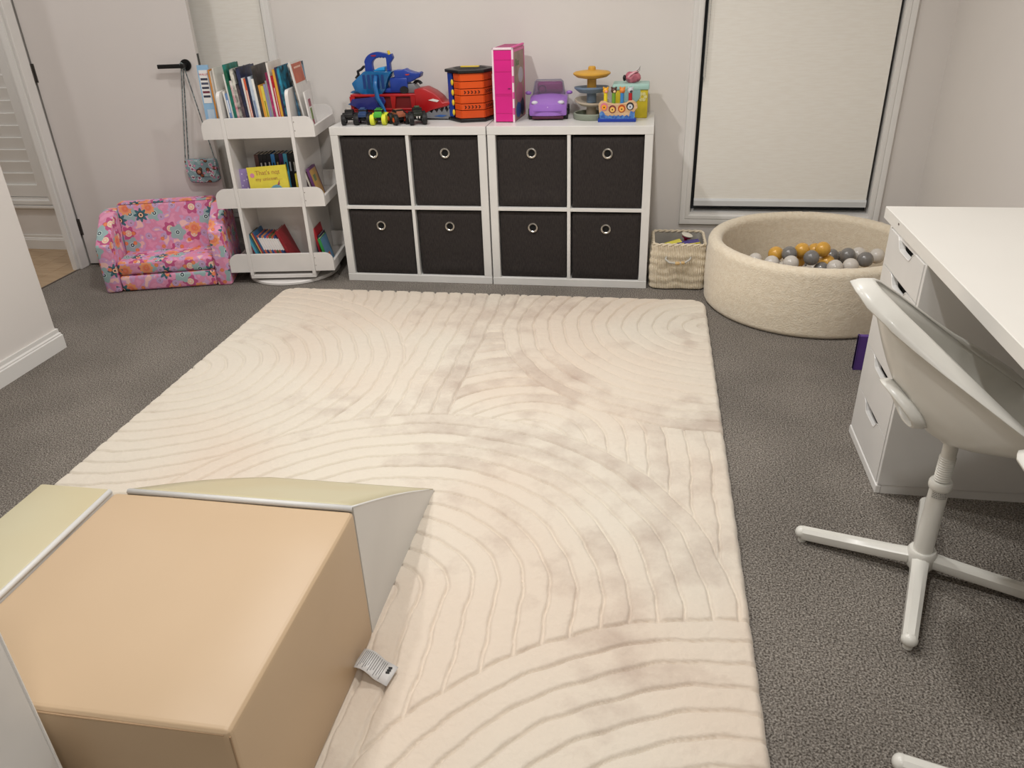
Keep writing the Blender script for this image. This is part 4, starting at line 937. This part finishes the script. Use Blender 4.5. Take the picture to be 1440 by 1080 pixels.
b = BM(); prism(b, [(.095, .215), (.125, .217), (.12, .208), (.10, .209)], -.0175, -.0155, 'y'); obj('eye_decal', b, mat('decal_red', 'a02038', .4), bt)
b = BM(); prism(b, [(.10, .128), (.13, .145), (.165, .150), (.165, .128)], -.022, .022, 'y', .003); obj('blue_tray', b, mat('sky_blue', '2a9ad8', .35), bt, .6)
b = BM(); prism(b, [(.215, .045), (.27, .058), (.31, .066), (.325, .078), (.352, .090), (.358, .112), (.345, .118), (.338, .110), (.31, .118), (.285, .128), (.272, .138), (.255, .130), (.215, .130)], -.03, .03, 'y', .004); obj('beast_head', b, M_dblue, bt, .7)
for x in (.30, .315, .33, .345): obj('tooth', prism(BM(), [(x - .004, .078 + (x - .3) * .4), (x + .004, .080 + (x - .3) * .4), (x, .066 + (x - .3) * .4)], -.025, .025, 'y'), M_tw, bt)
b = BM(); prism(b, [(.275, .108), (.30, .110), (.295, .103), (.28, .101)], -.0315, -.0295, 'y'); obj('eye_decal', b, mat('decal_orange', 'c03c28', .4), bt)
b = BM(); prism(b, [(.255, .0), (.33, .0), (.335, .025), (.315, .055), (.27, .05)], -.03, .03, 'y', .004); obj('grey_jaw', b, M_silver, bt, .6)
b = BM(); tube(b, [(.33 - .02 * math.cos(a), 0, .040 + .024 * math.sin(a)) for a in np.linspace(-.5, 2.8, 10)], .009, 8); obj('black_arm', b, M_tb, bt, .8)
b = BM(); cyl(b, (.265, -.04, .02), (.265, .04, .02), .022, n=20); obj('wheel', b, M_tb, bt, .6)
b = BM(); cyl(b, (.335, -.02, .0), (.335, .02, .012), .008, n=10); obj('yellow_tip', b, M_yel, bt)
b = BM(); tube(b, [(-.004, 0, .085), (.012, 0, .105), (.010, 0, .125), (.03, 0, .135), (.045, 0, .150), (.055, 0, .150)], .008, 6); obj('black_tail', b, M_tb, bt)
for (x, z, L_) in ((-.045, .005, .05), (-.065, -.065, .055)):
    b = BM(); prism(b, [(x, z), (x + .018, z + .010), (x + L_, z + .012), (x + L_, z - .006), (x + .012, z - .006)], -.006, .002, 'y', .001, seg=1); obj('blue_fin', b, mat('fin_blue', '3f86c0', .15, trans=.4), bt)
# translucent wing hanging down in front, with its clawed foot
b = BM(); prism(b, [(-.03, -.055), (.02, -.085), (.09, -.088), (.15, -.082), (.168, -.04), (.16, -.015), (.13, -.01), (.05, -.02), (-.015, -.025)], -.066, -.060, 'y', .002, seg=1); obj('wing_panel', b, mat('violet_translucent', '4a4fb0', .15, trans=.6), bt)
b = BM(); tube(b, [(.125, -.056, .105), (.120, -.068, .05), (.13, -.074, -.02), (.155, -.078, -.07), (.168, -.08, -.100), (.160, -.085, -.112)], [.014, .019, .017, .014, .010, .011], 10, flat=.6); obj('wing_leg', b, mat('wing_blue', '2873b8', .25, trans=.2), bt, 3.2)
b = BM()
for k in (-1, 0, 1): tube(b, [(.162, -.086, -.112), (.164 + k * .012, -.096, -.118)], [.004, .002], 6)
obj('claw', b, mat('claw_orange', 'c07850', .5), bt)

# monster trucks
def monster(x, y, rot, label, body, hub, tyre='121214', s=1., roof=None):
    t = thing('monster_truck', label, 'toy truck', (x, y, ZT), rot, 'small monster trucks along the front of the cube shelf')
    tm = mat('tyre_' + tyre, tyre, .6); bmt = mat('mt_' + body, body, .35)
    R, W = .0215 * s, .017 * s
    for sx in (-1, 1):
        for sy in (-1, 1):
            c = Vector((sx * .0245 * s, sy * .027 * s, R)); b = BM(); n = 20
            lathe(b, [(0, -W / 2), (R * .55, -W / 2), (R * .62, -W / 2 - .001), (R * .92, -W / 2), (R, -W / 4), (R, W / 4), (R * .92, W / 2), (R * .62, W / 2 + .001), (R * .55, W / 2), (0, W / 2)], n, T(c) @ Ry(PI / 2)); 
            w_ = obj('wheel', b, tm, t, .7); h = BM(); cyl(h, c + Vector((-W / 2 - .001, 0, 0)), c + Vector((W / 2 + .001, 0, 0)), R * .45, n=10); obj('wheel_hub', h, mat('hub_' + hub, hub, .4), w_)
    b = BM(); bx(b, (-.008 * s, -.03 * s, R), (.008 * s, .03 * s, R + .010 * s)); 
    for sy in (-1, 1): cyl(b, (-.02 * s, sy * .027 * s, R), (.02 * s, sy * .027 * s, R), .003 * s, n=8)
    obj('axle_frame', b, M_tb, t)
    b = BM(); z = R + .010 * s; prism(b, [(-.042 * s, z), (.042 * s, z), (.042 * s, z + .013 * s), (.022 * s, z + .015 * s), (.012 * s, z + .028 * s), (-.014 * s, z + .028 * s), (-.026 * s, z + .015 * s), (-.042 * s, z + .014 * s)], -.017 * s, .017 * s, 'x', .003, seg=2); obj('truck_body', b, bmt, t, .7)
    b = BM(); prism(b, [(-.0245 * s, z + .016 * s), (-.016 * s, z + .0265 * s), (.012 * s, z + .0265 * s), (.020 * s, z + .016 * s)], -.0175 * s, .0175 * s, 'x'); obj('windows', b, M_hole, t)
    if roof: o = obj('roof_scoop', bx(BM(), (-.010 * s, -.012 * s, z + .027 * s), (.010 * s, .008 * s, z + .034 * s), .002), mat('mt_' + roof, roof, .35), t)
    return t
monster(.083, .085, .25, 'black toy monster truck at the left edge, with silver skeleton details', '1c1c1e', 'a8a8a8', s=1.15, roof='b0a8a0')
monster(.150, .090, .2, 'dark monster truck with a navy roof and purple hubs', '27406c', '5a2470', s=1.15, roof='2c4c7c')
monster(.2335, .080, .12, 'green toy monster truck on bright yellow wheels', '4fae3c', 'd8e038', tyre='dde23a', s=1.15, roof='2f7a2c')
monster(.325, .085, .7, 'black monster truck with orange-brown body and red hubs', '9c5a40', 'd04828', s=1.15)
monster(.420, .085, .35, 'large black monster truck with pale fangs on the bonnet, rightmost of the five', '1a2018', 'b8b8b0', s=1.25, roof='2f4a34')
b = BM(); 
for k in (-1, 1): prism(b, [(k * .006 - .004, .041), (k * .006 + .004, .041), (k * .006, .030)], -.0585, -.0525, 'y')
o = obj('fang_decal', b, M_tw, None); o.parent = [x for x in C.objects if x.name.startswith('monster_truck')][-1]

# orange hexagonal play case
hx = thing('hexagonal_case', 'orange hexagonal toy case with black lid and chevron stripes', 'toy case', (.660, .215, ZT))
def hexa(r, a0=math.radians(14)): return [(r * math.cos(a0 + k * PI / 3), r * math.sin(a0 + k * PI / 3)) for k in range(6)]
obj('case_base', prism(BM(), hexa(.118), 0, .016, 'z', .003), M_blk, hx, .6)
obj('case_lid', prism(BM(), hexa(.122), .218, .232, 'z', .003), M_blk, hx, .6)
b = BM(); lathe(b, [(0, .232), (.085, .232), (.07, .236), (0, .236)], 6); obj('lid_top', b, M_tb, hx)
obj('yellow_handle', bx(BM(), (-.045, -.012, .235), (.045, .012, .241), .003), M_yel, hx, .6)
M_or = mat('toy_orange', 'dc5212', .35, col2='d04a10'); hh = hexa(.112)
obj('core', prism(BM(), hexa(.100), .016, .218, 'z'), mat('dark_red_core', '4a1414', .5), hx)
for k in range(6):
    p, q = Vector((*hh[k], 0)), Vector((*hh[(k + 1) % 6], 0)); mid_ = (p + q) / 2; d = (q - p).normalized(); nn = Vector((d.y, -d.x, 0)); nn = nn if nn.dot(mid_) > 0 else -nn; Ln = (q - p).length
    facing = nn.dot(Vector((-.3, -1, 0)).normalized()); blue = k == 3
    m_ = mat('case_blue', '1a3f9c', .35) if blue else M_or
    Mx = Matrix(((d.x, nn.x, 0, mid_.x), (d.y, nn.y, 0, mid_.y), (0, 0, 1, 0), (0, 0, 0, 1)))
    b = BM()
    for (z0_, z1_) in ((.018, .052), (.055, .082), (.085, .118), (.121, .148), (.151, .180), (.183, .216)):
        bx(b, ((Ln * .02 if blue else -Ln / 2 + .002), -.010, z0_), (Ln / 2 - .002, 0.0, z1_), .0015, 1, Mx)
    pn = obj('side_panel', b, M_or, hx)
    if blue: obj('blue_panel', bx(BM(), (-Ln / 2 + .002, -.010, .018), (-Ln * .14, .0, .216), .002, 1, Mx), m_, hx)
    pn.matrix_local = Matrix.Identity(4)
    if not blue and nn.y < .2:
        for zc_ in (.0685, .1345):
            for j in range(5 if Ln > .05 else 3):
                c_ = BM(); x_ = -Ln / 2 + .018 + j * .0165; prism(c_, [(x_, zc_ - .007), (x_ + .005, zc_ - .007), (x_ + .010, zc_), (x_ + .005, zc_ + .007), (x_, zc_ + .007), (x_ + .005, zc_)], .0, .0012, 'y', M=Mx); obj('chevron', c_, M_hole, pn)
    if blue:
        for j in range(4):
            c_ = BM(); ell(c_, (-.008, .002, .04 + j * .045), (.009, .006, .014), 10, 8, Mx); obj('yellow_clip', c_, M_yel, pn, 3.2)

# pink folded dolls' house
ph = thing('doll_house', 'tall pink folding dolls house with white corner trim, closed', 'toy house', (.837, .105, ZT), math.radians(-4))
M_pk = mat('hot_pink', 'd81f86', .4, col2='cc1c7e'); M_pk2 = mat('mid_pink', 'e05aa0', .4); M_pw = mat('pink_white', 'f0dce4', .4)
W_, D_, H_ = .100, .235, .325
obj('house_body', bx(BM(), (-W_ / 2 + .004, .006, .002), (W_ / 2 - .006, D_, H_ - .006)), mat('pale_pink', 'd9a0b4', .5), ph)
b = BM(); bx(b, (-W_ / 2 + .008, .0, .004), (W_ / 2 - .008, .006, H_ - .012)); obj('front_panel', b, M_pk, ph)
for z in (.04, .118, .125, .222, .272): obj('panel_groove', bx(BM(), (-W_ / 2 + .010, -.0008, z), (W_ / 2 - .010, .0002, z + .0014)), mat('pink_dark', 'b0186c', .5), ph)
b = BM(); bx(b, (-W_ / 2, -.002, 0), (-W_ / 2 + .008, .008, H_), .001, 1); bx(b, (W_ / 2 - .008, -.002, 0), (W_ / 2, .008, H_), .001, 1); bx(b, (-W_ / 2, -.002, H_ - .010), (W_ / 2, .008, H_), .001, 1); obj('corner_trim', b, M_pw, ph)
for z0_ in (.035, .105, .175, .245): obj('pink_hinge', bx(BM(), (W_ / 2 - .007, -.003, z0_), (W_ / 2 + .0005, .009, z0_ + .030), .001, 1), M_pk2, ph)
obj('white_latch', bx(BM(), (-W_ / 2 - .003, .002, .10), (-W_ / 2, .008, .215), .001, 1), M_pw, ph)
obj('lock', bx(BM(), (.022, -.003, .148), (.034, .0, .152)), mat('plum', '7c1458', .5), ph)
obj('roof_panel', bx(BM(), (-W_ / 2 + .004, .008, H_ - .006), (W_ / 2 - .012, D_, H_ - .002)), mat('roof_pink', 'b01a70', .45), ph)
b = BM()
for k in range(9): bx(b, (W_ / 2 - .012, .010 + k * .025, H_ - .006), (W_ / 2, .028 + k * .025, H_ + .003), .002, 1)
obj('roof_trim', b, M_pk2, ph)
b = BM(); bx(b, (W_ / 2 - .006, .010, .004), (W_ / 2 - .001, .020, H_ - .01)); bx(b, (W_ / 2 - .006, D_ - .012, .004), (W_ / 2 - .001, D_, H_ - .01)); bx(b, (W_ / 2 - .006, .02, H_ - .022), (W_ / 2 - .001, D_ - .01, H_ - .01)); obj('side_frame', b, M_pk2, ph)
sp_ = obj('side_poster', bx(BM(), (W_ / 2 - .0062, .020, .008), (W_ / 2 - .0018, D_ - .012, H_ - .022)), mat('poster_tan', 'a58a78', .5, col2='8d7468', cscale=14), ph)
def blob(y, z, ry, rz, c, nme): b = BM(); cyl(b, (W_ / 2 - .0018, 0, 0), (W_ / 2 - .0012, 0, 0), 1, n=18); [setattr(v, 'co', Vector((v.co.x, y + v.co.y * ry, z + v.co.z * rz))) for v in b.verts]; return obj(nme, b, mat('poster_' + c, c, .5, col2=None, cscale=20), sp_)
blob(.15, .195, .05, .035, 'b9b4bc', 'printed_shape'); blob(.12, .12, .075, .045, 'b0687c', 'printed_shape'); blob(.09, .045, .05, .035, '3c5a98', 'printed_shape'); blob(.17, .05, .04, .04, '33384a', 'printed_shape')
text('Box', .045, T((W_ / 2 - .0012, .085, .255)) @ Rz(PI / 2) @ FRONT, mat('print_green', '5f7a4c', .5), sp_)

# purple convertible
pc = thing('toy_convertible', 'lilac open-top toy car facing the room beside the pink house', 'toy car', (1.035, .155, ZT), math.radians(3))
M_lil = mat('lilac_plastic', 'a070c8', .3, col2='9868c0', coat=.3)
b = BM(); pts_ = [(-.0, .020), (-.004, .045), (.002, .072), (.03, .088), (.075, .104), (.105, .108), (.215, .108), (.225, .085), (.225, .025), (.2, .015), (.02, .012)]
rings = []
NXX = 13
for i in range(NXX):
    u = -1 + 2 * i / (NXX - 1); x = .088 * u; k_ = 1 - .10 * abs(u) ** 4
    rings.append([b.verts.new((x, y_ + (.022 * abs(u) ** 3 if y_ < .1 else -.006 * abs(u) ** 3), .018 + (z_ - .018) * k_ - (.006 * u * u if z_ > .08 else 0))) for y_, z_ in pts_])
for A, B in zip(rings, rings[1:]):
    for k in range(len(pts_)): b.faces.new((A[k], A[(k + 1) % len(pts_)], B[(k + 1) % len(pts_)], B[k]))
b.faces.new(rings[0]); b.faces.new(rings[-1]); bmesh.ops.recalc_face_normals(b, faces=b.faces); obj('car_body', b, M_lil, pc, .7)
b = BM(); prism(b, [(-.072, .106), (.072, .106), (.062, .165), (-.062, .165)], 0, .004, 'y', M=T((0, .100, 0)) @ T((0, 0, .106)) @ Rx(-.25) @ T((0, 0, -.106))); obj('windscreen', b, mat('smoke_glass', 'b9a8c4', .05, trans=.85), pc)
b = BM(); tube(b, [(-.075, .100, .104), (-.066, .114, .160), (-.058, .116, .168), (.058, .116, .168), (.066, .114, .160), (.075, .100, .104)], .0035, 8); obj('windscreen_frame', b, mat('frame_grey', '8d8a94', .4), pc, 3.2)
b = BM(); bx(b, (-.06, .12, .085), (.06, .20, .118), .01); bx(b, (-.062, .185, .10), (.062, .208, .150), .012); obj('pink_seats', b, mat('seat_pink', 'b03c84', .5), pc, .8)
b = BM(); tube(b, [(-.034 + .018 * math.cos(a), .125 + .004 * math.sin(a), .122 + .018 * math.sin(a)) for a in np.linspace(0, 2 * PI, 20)[:-1]], .0028, 6, closed=True); obj('steering_wheel', b, M_tb, pc, 3.2)
for s in (-1, 1):
    b = BM(); ell(b, (s * .062, .018, .078), (.016, .012, .009), 14, 10, None); obj('headlight', b, mat('lamp_clear', 'd8d4e0', .15), pc, 3.2)
    b = BM(); ell(b, (s * .098, .098, .112), (.015, .008, .009), 12, 8); obj('wing_mirror', b, M_lil, pc, 3.2)
    for y_ in (.045, .185): b = BM(); cyl(b, (s * .070, y_, .024), (s * .094, y_, .024), .0245, n=24, bev=.002); obj('wheel', b, M_tb, pc, .7)
obj('bumper', bx(BM(), (-.074, -.001, .006), (.074, .02, .018), .003), mat('bumper_maroon', '4a1430', .5), pc, .6)
obj('bumper_line', bx(BM(), (-.068, -.0055, .040), (.068, .0, .0425), .001, 1), mat('lilac_dark', '8250a8', .4), pc)
b = BM(); ell(b, (0, .004, .058), (.006, .006, .006), 10, 8); obj('badge', b, mat('badge', 'c8a8e0', .3), pc, 3.2)

# ball-drop tower
bd = thing('ball_tower', 'stacking ball-drop toy with green, beige, blue and mustard dishes', 'toy', (1.236, .215, ZT))
cs = {'g': mat('sage', '8c9484', .5), 'b': mat('sand', 'bdb09c', .5), 'bl': mat('dusk_blue', '6f8399', .5), 'y': mat('mustard', 'd3a03c', .5)}
def dish(name, z, R, h, m_, tilt=0., rot=0.): b = BM(); lathe(b, [(0, .004), (R * .62, .004), (R * .93, h - .001), (R, h), (R * .99, h - .008), (R * .7, -.006), (R * .3, -.010), (0, -.010)], 40, T((0, 0, z)) @ Rz(rot) @ Rx(tilt)); return obj(name, b, m_, bd, .8)
b = BM(); lathe(b, [(0, 0), (.082, 0), (.085, .004), (.085, .024), (.081, .028), (.076, .026), (.074, .010), (0, .008)], 44); obj('base_dish', b, cs['g'], bd, .7)
lp = obj
b = BM(); cyl(b, (0, 0, .008), (0, 0, .065), .024, .023, 24); obj('column_sand', b, cs['b'], bd, .6)
dish('dish_sand', .068, .080, .016, cs['b'], .10, .6)
b = BM(); cyl(b, (0, 0, .072), (0, 0, .118), .023, .022, 24); obj('column_blue', b, cs['bl'], bd, .6)
dish('dish_blue', .122, .081, .020, cs['bl'], -.04, .2)
b = BM(); cyl(b, (0, 0, .124), (0, 0, .180), .022, .021, 24); obj('column_mustard', b, cs['y'], bd, .6)
b = BM(); lathe(b, [(0, .174), (.03, .176), (.07, .184), (.086, .196), (.087, .201), (.080, .206), (.04, .212), (.018, .214), (.017, .226), (.013, .230), (0, .230)], 44); obj('mustard_top', b, cs['y'], bd, .7)

# wooden pop-up boat
pb = thing('popup_boat', 'wooden pop-up boat toy with four coloured peg figures and a blue wave base', 'toy', (1.362, .120, ZT))
obj('wave_base', bx(BM(), (-.087, -.022, 0), (.087, .022, .014), .002), mat('wave_blue', '16389c', .4), pb, .6)
M_wd = mat('toy_wood', 'd8b48c', .5, col2='c9a278', cscale=20, stretch=(1, 1, 6))
hull = [(-.078, .014), (.068, .014), (.078, .030), (.082, .05), (.092, .060), (.088, .078), (.070, .092), (.052, .092), (.040, .082), (.0, .078), (-.040, .082), (-.055, .090), (-.075, .090), (-.086, .078), (-.084, .05)]
obj('boat_hull', prism(BM(), hull, -.014, .014, 'y', .002, seg=1), M_wd, pb, .5)
b = BM(); wv = [(-.080, .014)] + [(-.080 + .16 * k / 24, 0.022 + .008 * abs(math.sin(k * 1.1)) + (.018 if k < 4 or k > 20 else 0)) for k in range(25)] + [(.080, .014)]; prism(b, wv, -.0165, -.0142, 'y'); obj('painted_waves', b, mat('paint_blue', '2a56a4', .4, col2='5c8ec8', cscale=60), pb)
for (x, z, c1, c2) in ((-.060, .066, 'd87890', 'f0a030'), (-.022, .056, '7c3038', 'e8b860'), (.020, .058, 'b84c20', 'f0b050'), (.058, .068, '26262a', 'c8ccd0')):
    b = BM(); cyl(b, (x, -.0158, z), (x, -.0142, z), .017, n=22); q_ = obj('painted_disc', b, mat('pd_' + c1, c1, .4), pb); b = BM(); cyl(b, (x, -.0172, z - .002), (x, -.0158, z - .002), .0115, n=18); obj('painted_face', b, mat('pd_' + c2, c2, .4), q_)
    b = BM(); cyl(b, (x, -.018, z - .002), (x, -.0172, z - .002), .003, n=10); obj('painted_dot', b, M_hole, q_)
for (x, c1, c2, c3) in ((-.055, 'e8d028', 'e8a828', 'e89890'), (-.018, '6c9c34', '4c2c24', 'e8c8a0'), (.020, '3c84c4', 'e08838', 'c87030'), (.057, 'b41c24', 'c4c8cc', '3c3c40')):
    b = BM(); cyl(b, (x, 0, .06), (x, 0, .124), .0085, n=18); o = obj('peg_body', b, mat('peg_' + c1, c1, .4), pb, .6)
    b = BM(); ell(b, (x, 0, .134), (.0135, .0115, .0135), 16, 12); 
    for s in (-1, 1): ell(b, (x + s * .0095, 0, .146), (.0045, .004, .005), 8, 6)
    h_ = obj('peg_head', b, mat('pegh_' + c2, c2, .4), o, 3.2); b = BM(); ell(b, (x + .003, -.0085, .131), (.007, .0045, .006), 10, 8); obj('peg_muzzle', b, mat('pegm_' + c3, c3, .4), h_, 3.2)

# shape-sorting box with cloth on top
bxs = thing('sorting_box', 'yellow toy box with a mint lid and flower emblem at the shelf right end', 'toy box', (1.417, .270, ZT))
M_mint = mat('mint_plastic', 'a8cec4', .4); M_my = mat('mustard_yellow', 'c8b420', .45)
obj('box_body', bx(BM(), (-.080, -.065, 0), (.080, .065, .125), .004), M_my, bxs, .6)
obj('mint_lid', bx(BM(), (-.085, -.07, .125), (.085, .07, .150), .006), M_mint, bxs, .6)
b = BM(); prism(b, [(-.045, .126)] + [(.0 - .045 * math.cos(a) , .105 - .040 * math.sin(a)) for a in np.linspace(0, PI, 12)] + [(.045, .126)], -.0685, -.066, 'y'); obj('lid_flap', b, mat('flap_teal', '8fb4b0', .4), bxs)
b = BM()
for k in range(6): cyl(b, (.055 + .014 * math.cos(k * PI / 3), -.0668, .095 + .014 * math.sin(k * PI / 3)), (.055 + .014 * math.cos(k * PI / 3), -.0652, .095 + .014 * math.sin(k * PI / 3)), .008, n=12)
obj('flower_emblem', b, mat('emblem', 'd8d088', .5), bxs)
b = BM(); rr = random.Random(2)
ell(b, (0, 0, .024), (.036, .028, .026), 24, 16)
for v in b.verts:
    v.co.z = max(v.co.z, 0); v.co += noise.noise_vector(v.co * 60) * .006
o = obj('pink_headband', b, mat('dusty_pink', 'c87884', .7, col2='b05c6c', cscale=40), None, 3.2); o.location = (1.422, .265, ZT + .150)
b = BM(); tube(b, [(-.030, -.012, .012), (-.010, -.028, .038), (.012, -.02, .050), (.022, .0, .048)], .006, 6, flat=.5); obj('pale_stripe', b, mat('pale_rose', 'e0a8b0', .7), o, 3.2)
b = BM(); tube(b, [(.008, 0, .045), (.020, 0, .055), (.034, -.004, .072), (.030, .002, .054), (.020, 0, .046)], .004, 6); obj('white_bow', b, mat('bow_white', 'd0ccc8', .6), o, 3.2)
b = BM(); ell(b, (-.037, -.010, .022), (.008, .012, .014), 12, 8); obj('black_end', b, M_blk, o, 3.2)
tag(o, 'crumpled dusty-pink hair accessory lying on the mint box lid', 'accessory')

# ---------------------------------------------------------------- child's handbag on the door handle
M_bag = flower_mat('teal_print', '8aa6aa', '93b0b2', [(30, 1., .5, .30, 5, .04, 'e4dce0', 'c87898', .14, '3c3444'), (26, 5., .35, .28, 4, .0, '3c2a28', 'b86a48', .17, '3c2a28'), (44, 3., .4, .26, 5, .05, 'c87898', 'e8d8dc', .1, 'c87898')])
for n_ in M_bag.node_tree.nodes:
    if n_.type == 'VALTORGB':
        for e_ in n_.color_ramp.elements:
            if e_.position in (.62,) or abs(e_.position - .62) < .01 : e_.color = lin('9fb8b8')
            if abs(e_.position - .42) < .01: e_.color = lin('829ea4')
Dm = T((HX, HY, 0)) @ Rz(DA)
hb = thing('handbag', "child's teal printed handbag hanging by its strap from the door handle", 'bag', (0, 0, 0)); hb.matrix_world = Dm @ T((DL - .062, -.05, 0))
b = BM(); n = 10; zt_, zb_ = .575, .452; xl, xr = -.098, .068
pl = [(xl + .004, zt_), (xr - .004, zt_), (xr, zt_ - .03), (xr, zb_ + .035)] + [(xr - .03 + .03 * math.cos(a), zb_ + .03 + .03 * math.sin(a)) for a in np.linspace(0, -PI / 2, 6)] + [(xl + .03 + .03 * math.cos(a), zb_ + .03 + .03 * math.sin(a)) for a in np.linspace(-PI / 2, -PI, 6)] + [(xl, zt_ - .03)]
prism(b, pl, .002, .042, 'y', .010, seg=3); o = obj('bag_body', b, M_bag, hb, .9); box_uv(o)
b = BM(); prism(b, [(xl + .002, zt_ - .002), (xr - .002, zt_ - .002), (xr - .002, zt_ - .06), (xr - .02, zt_ - .088), (xl + .02, zt_ - .088), (xl + .002, zt_ - .06)], -.003, .002, 'y', .001, seg=1); o = obj('bag_flap', b, M_bag, hb, .6); box_uv(o)
b = BM(); cyl(b, (-.028, -.006, zt_ - .062), (-.028, -.003, zt_ - .062), .017, n=22); o = obj('flap_button', b, mat('button_brown', '4a2c28', .5), hb, .6); b = BM(); ell(b, (-.028, -.007, zt_ - .062), (.010, .002, .010), 14, 6); obj('button_centre', b, mat('button_tan', 'b87858', .5), o, 3.2)
M_strap = mat('strap_print', '9aa8a8', .7, col2='4c5458', cscale=90)
for (xa, xb, yo) in ((-.094, -.010, .0), (-.082, -.005, .012), (.062, .006, .0)):
    b = BM(); P_ = []
    for k in range(12):
        s = k / 11; P_.append((xa + (xb - xa) * s ** 1.0 - .0, .012 + yo - .006 * s, zt_ + (1.024 - zt_) * s))
    tube(b, P_, .006, 6, flat=.3); obj('strap', b, M_strap, hb)
b = BM(); tube(b, [(-.010, .0, 1.022), (-.008, -.012, 1.046), (-.002, .0, 1.050), (.006, .008, 1.040), (.006, .010, 1.022)], .004, 6, flat=.4); obj('strap', b, M_strap, hb)
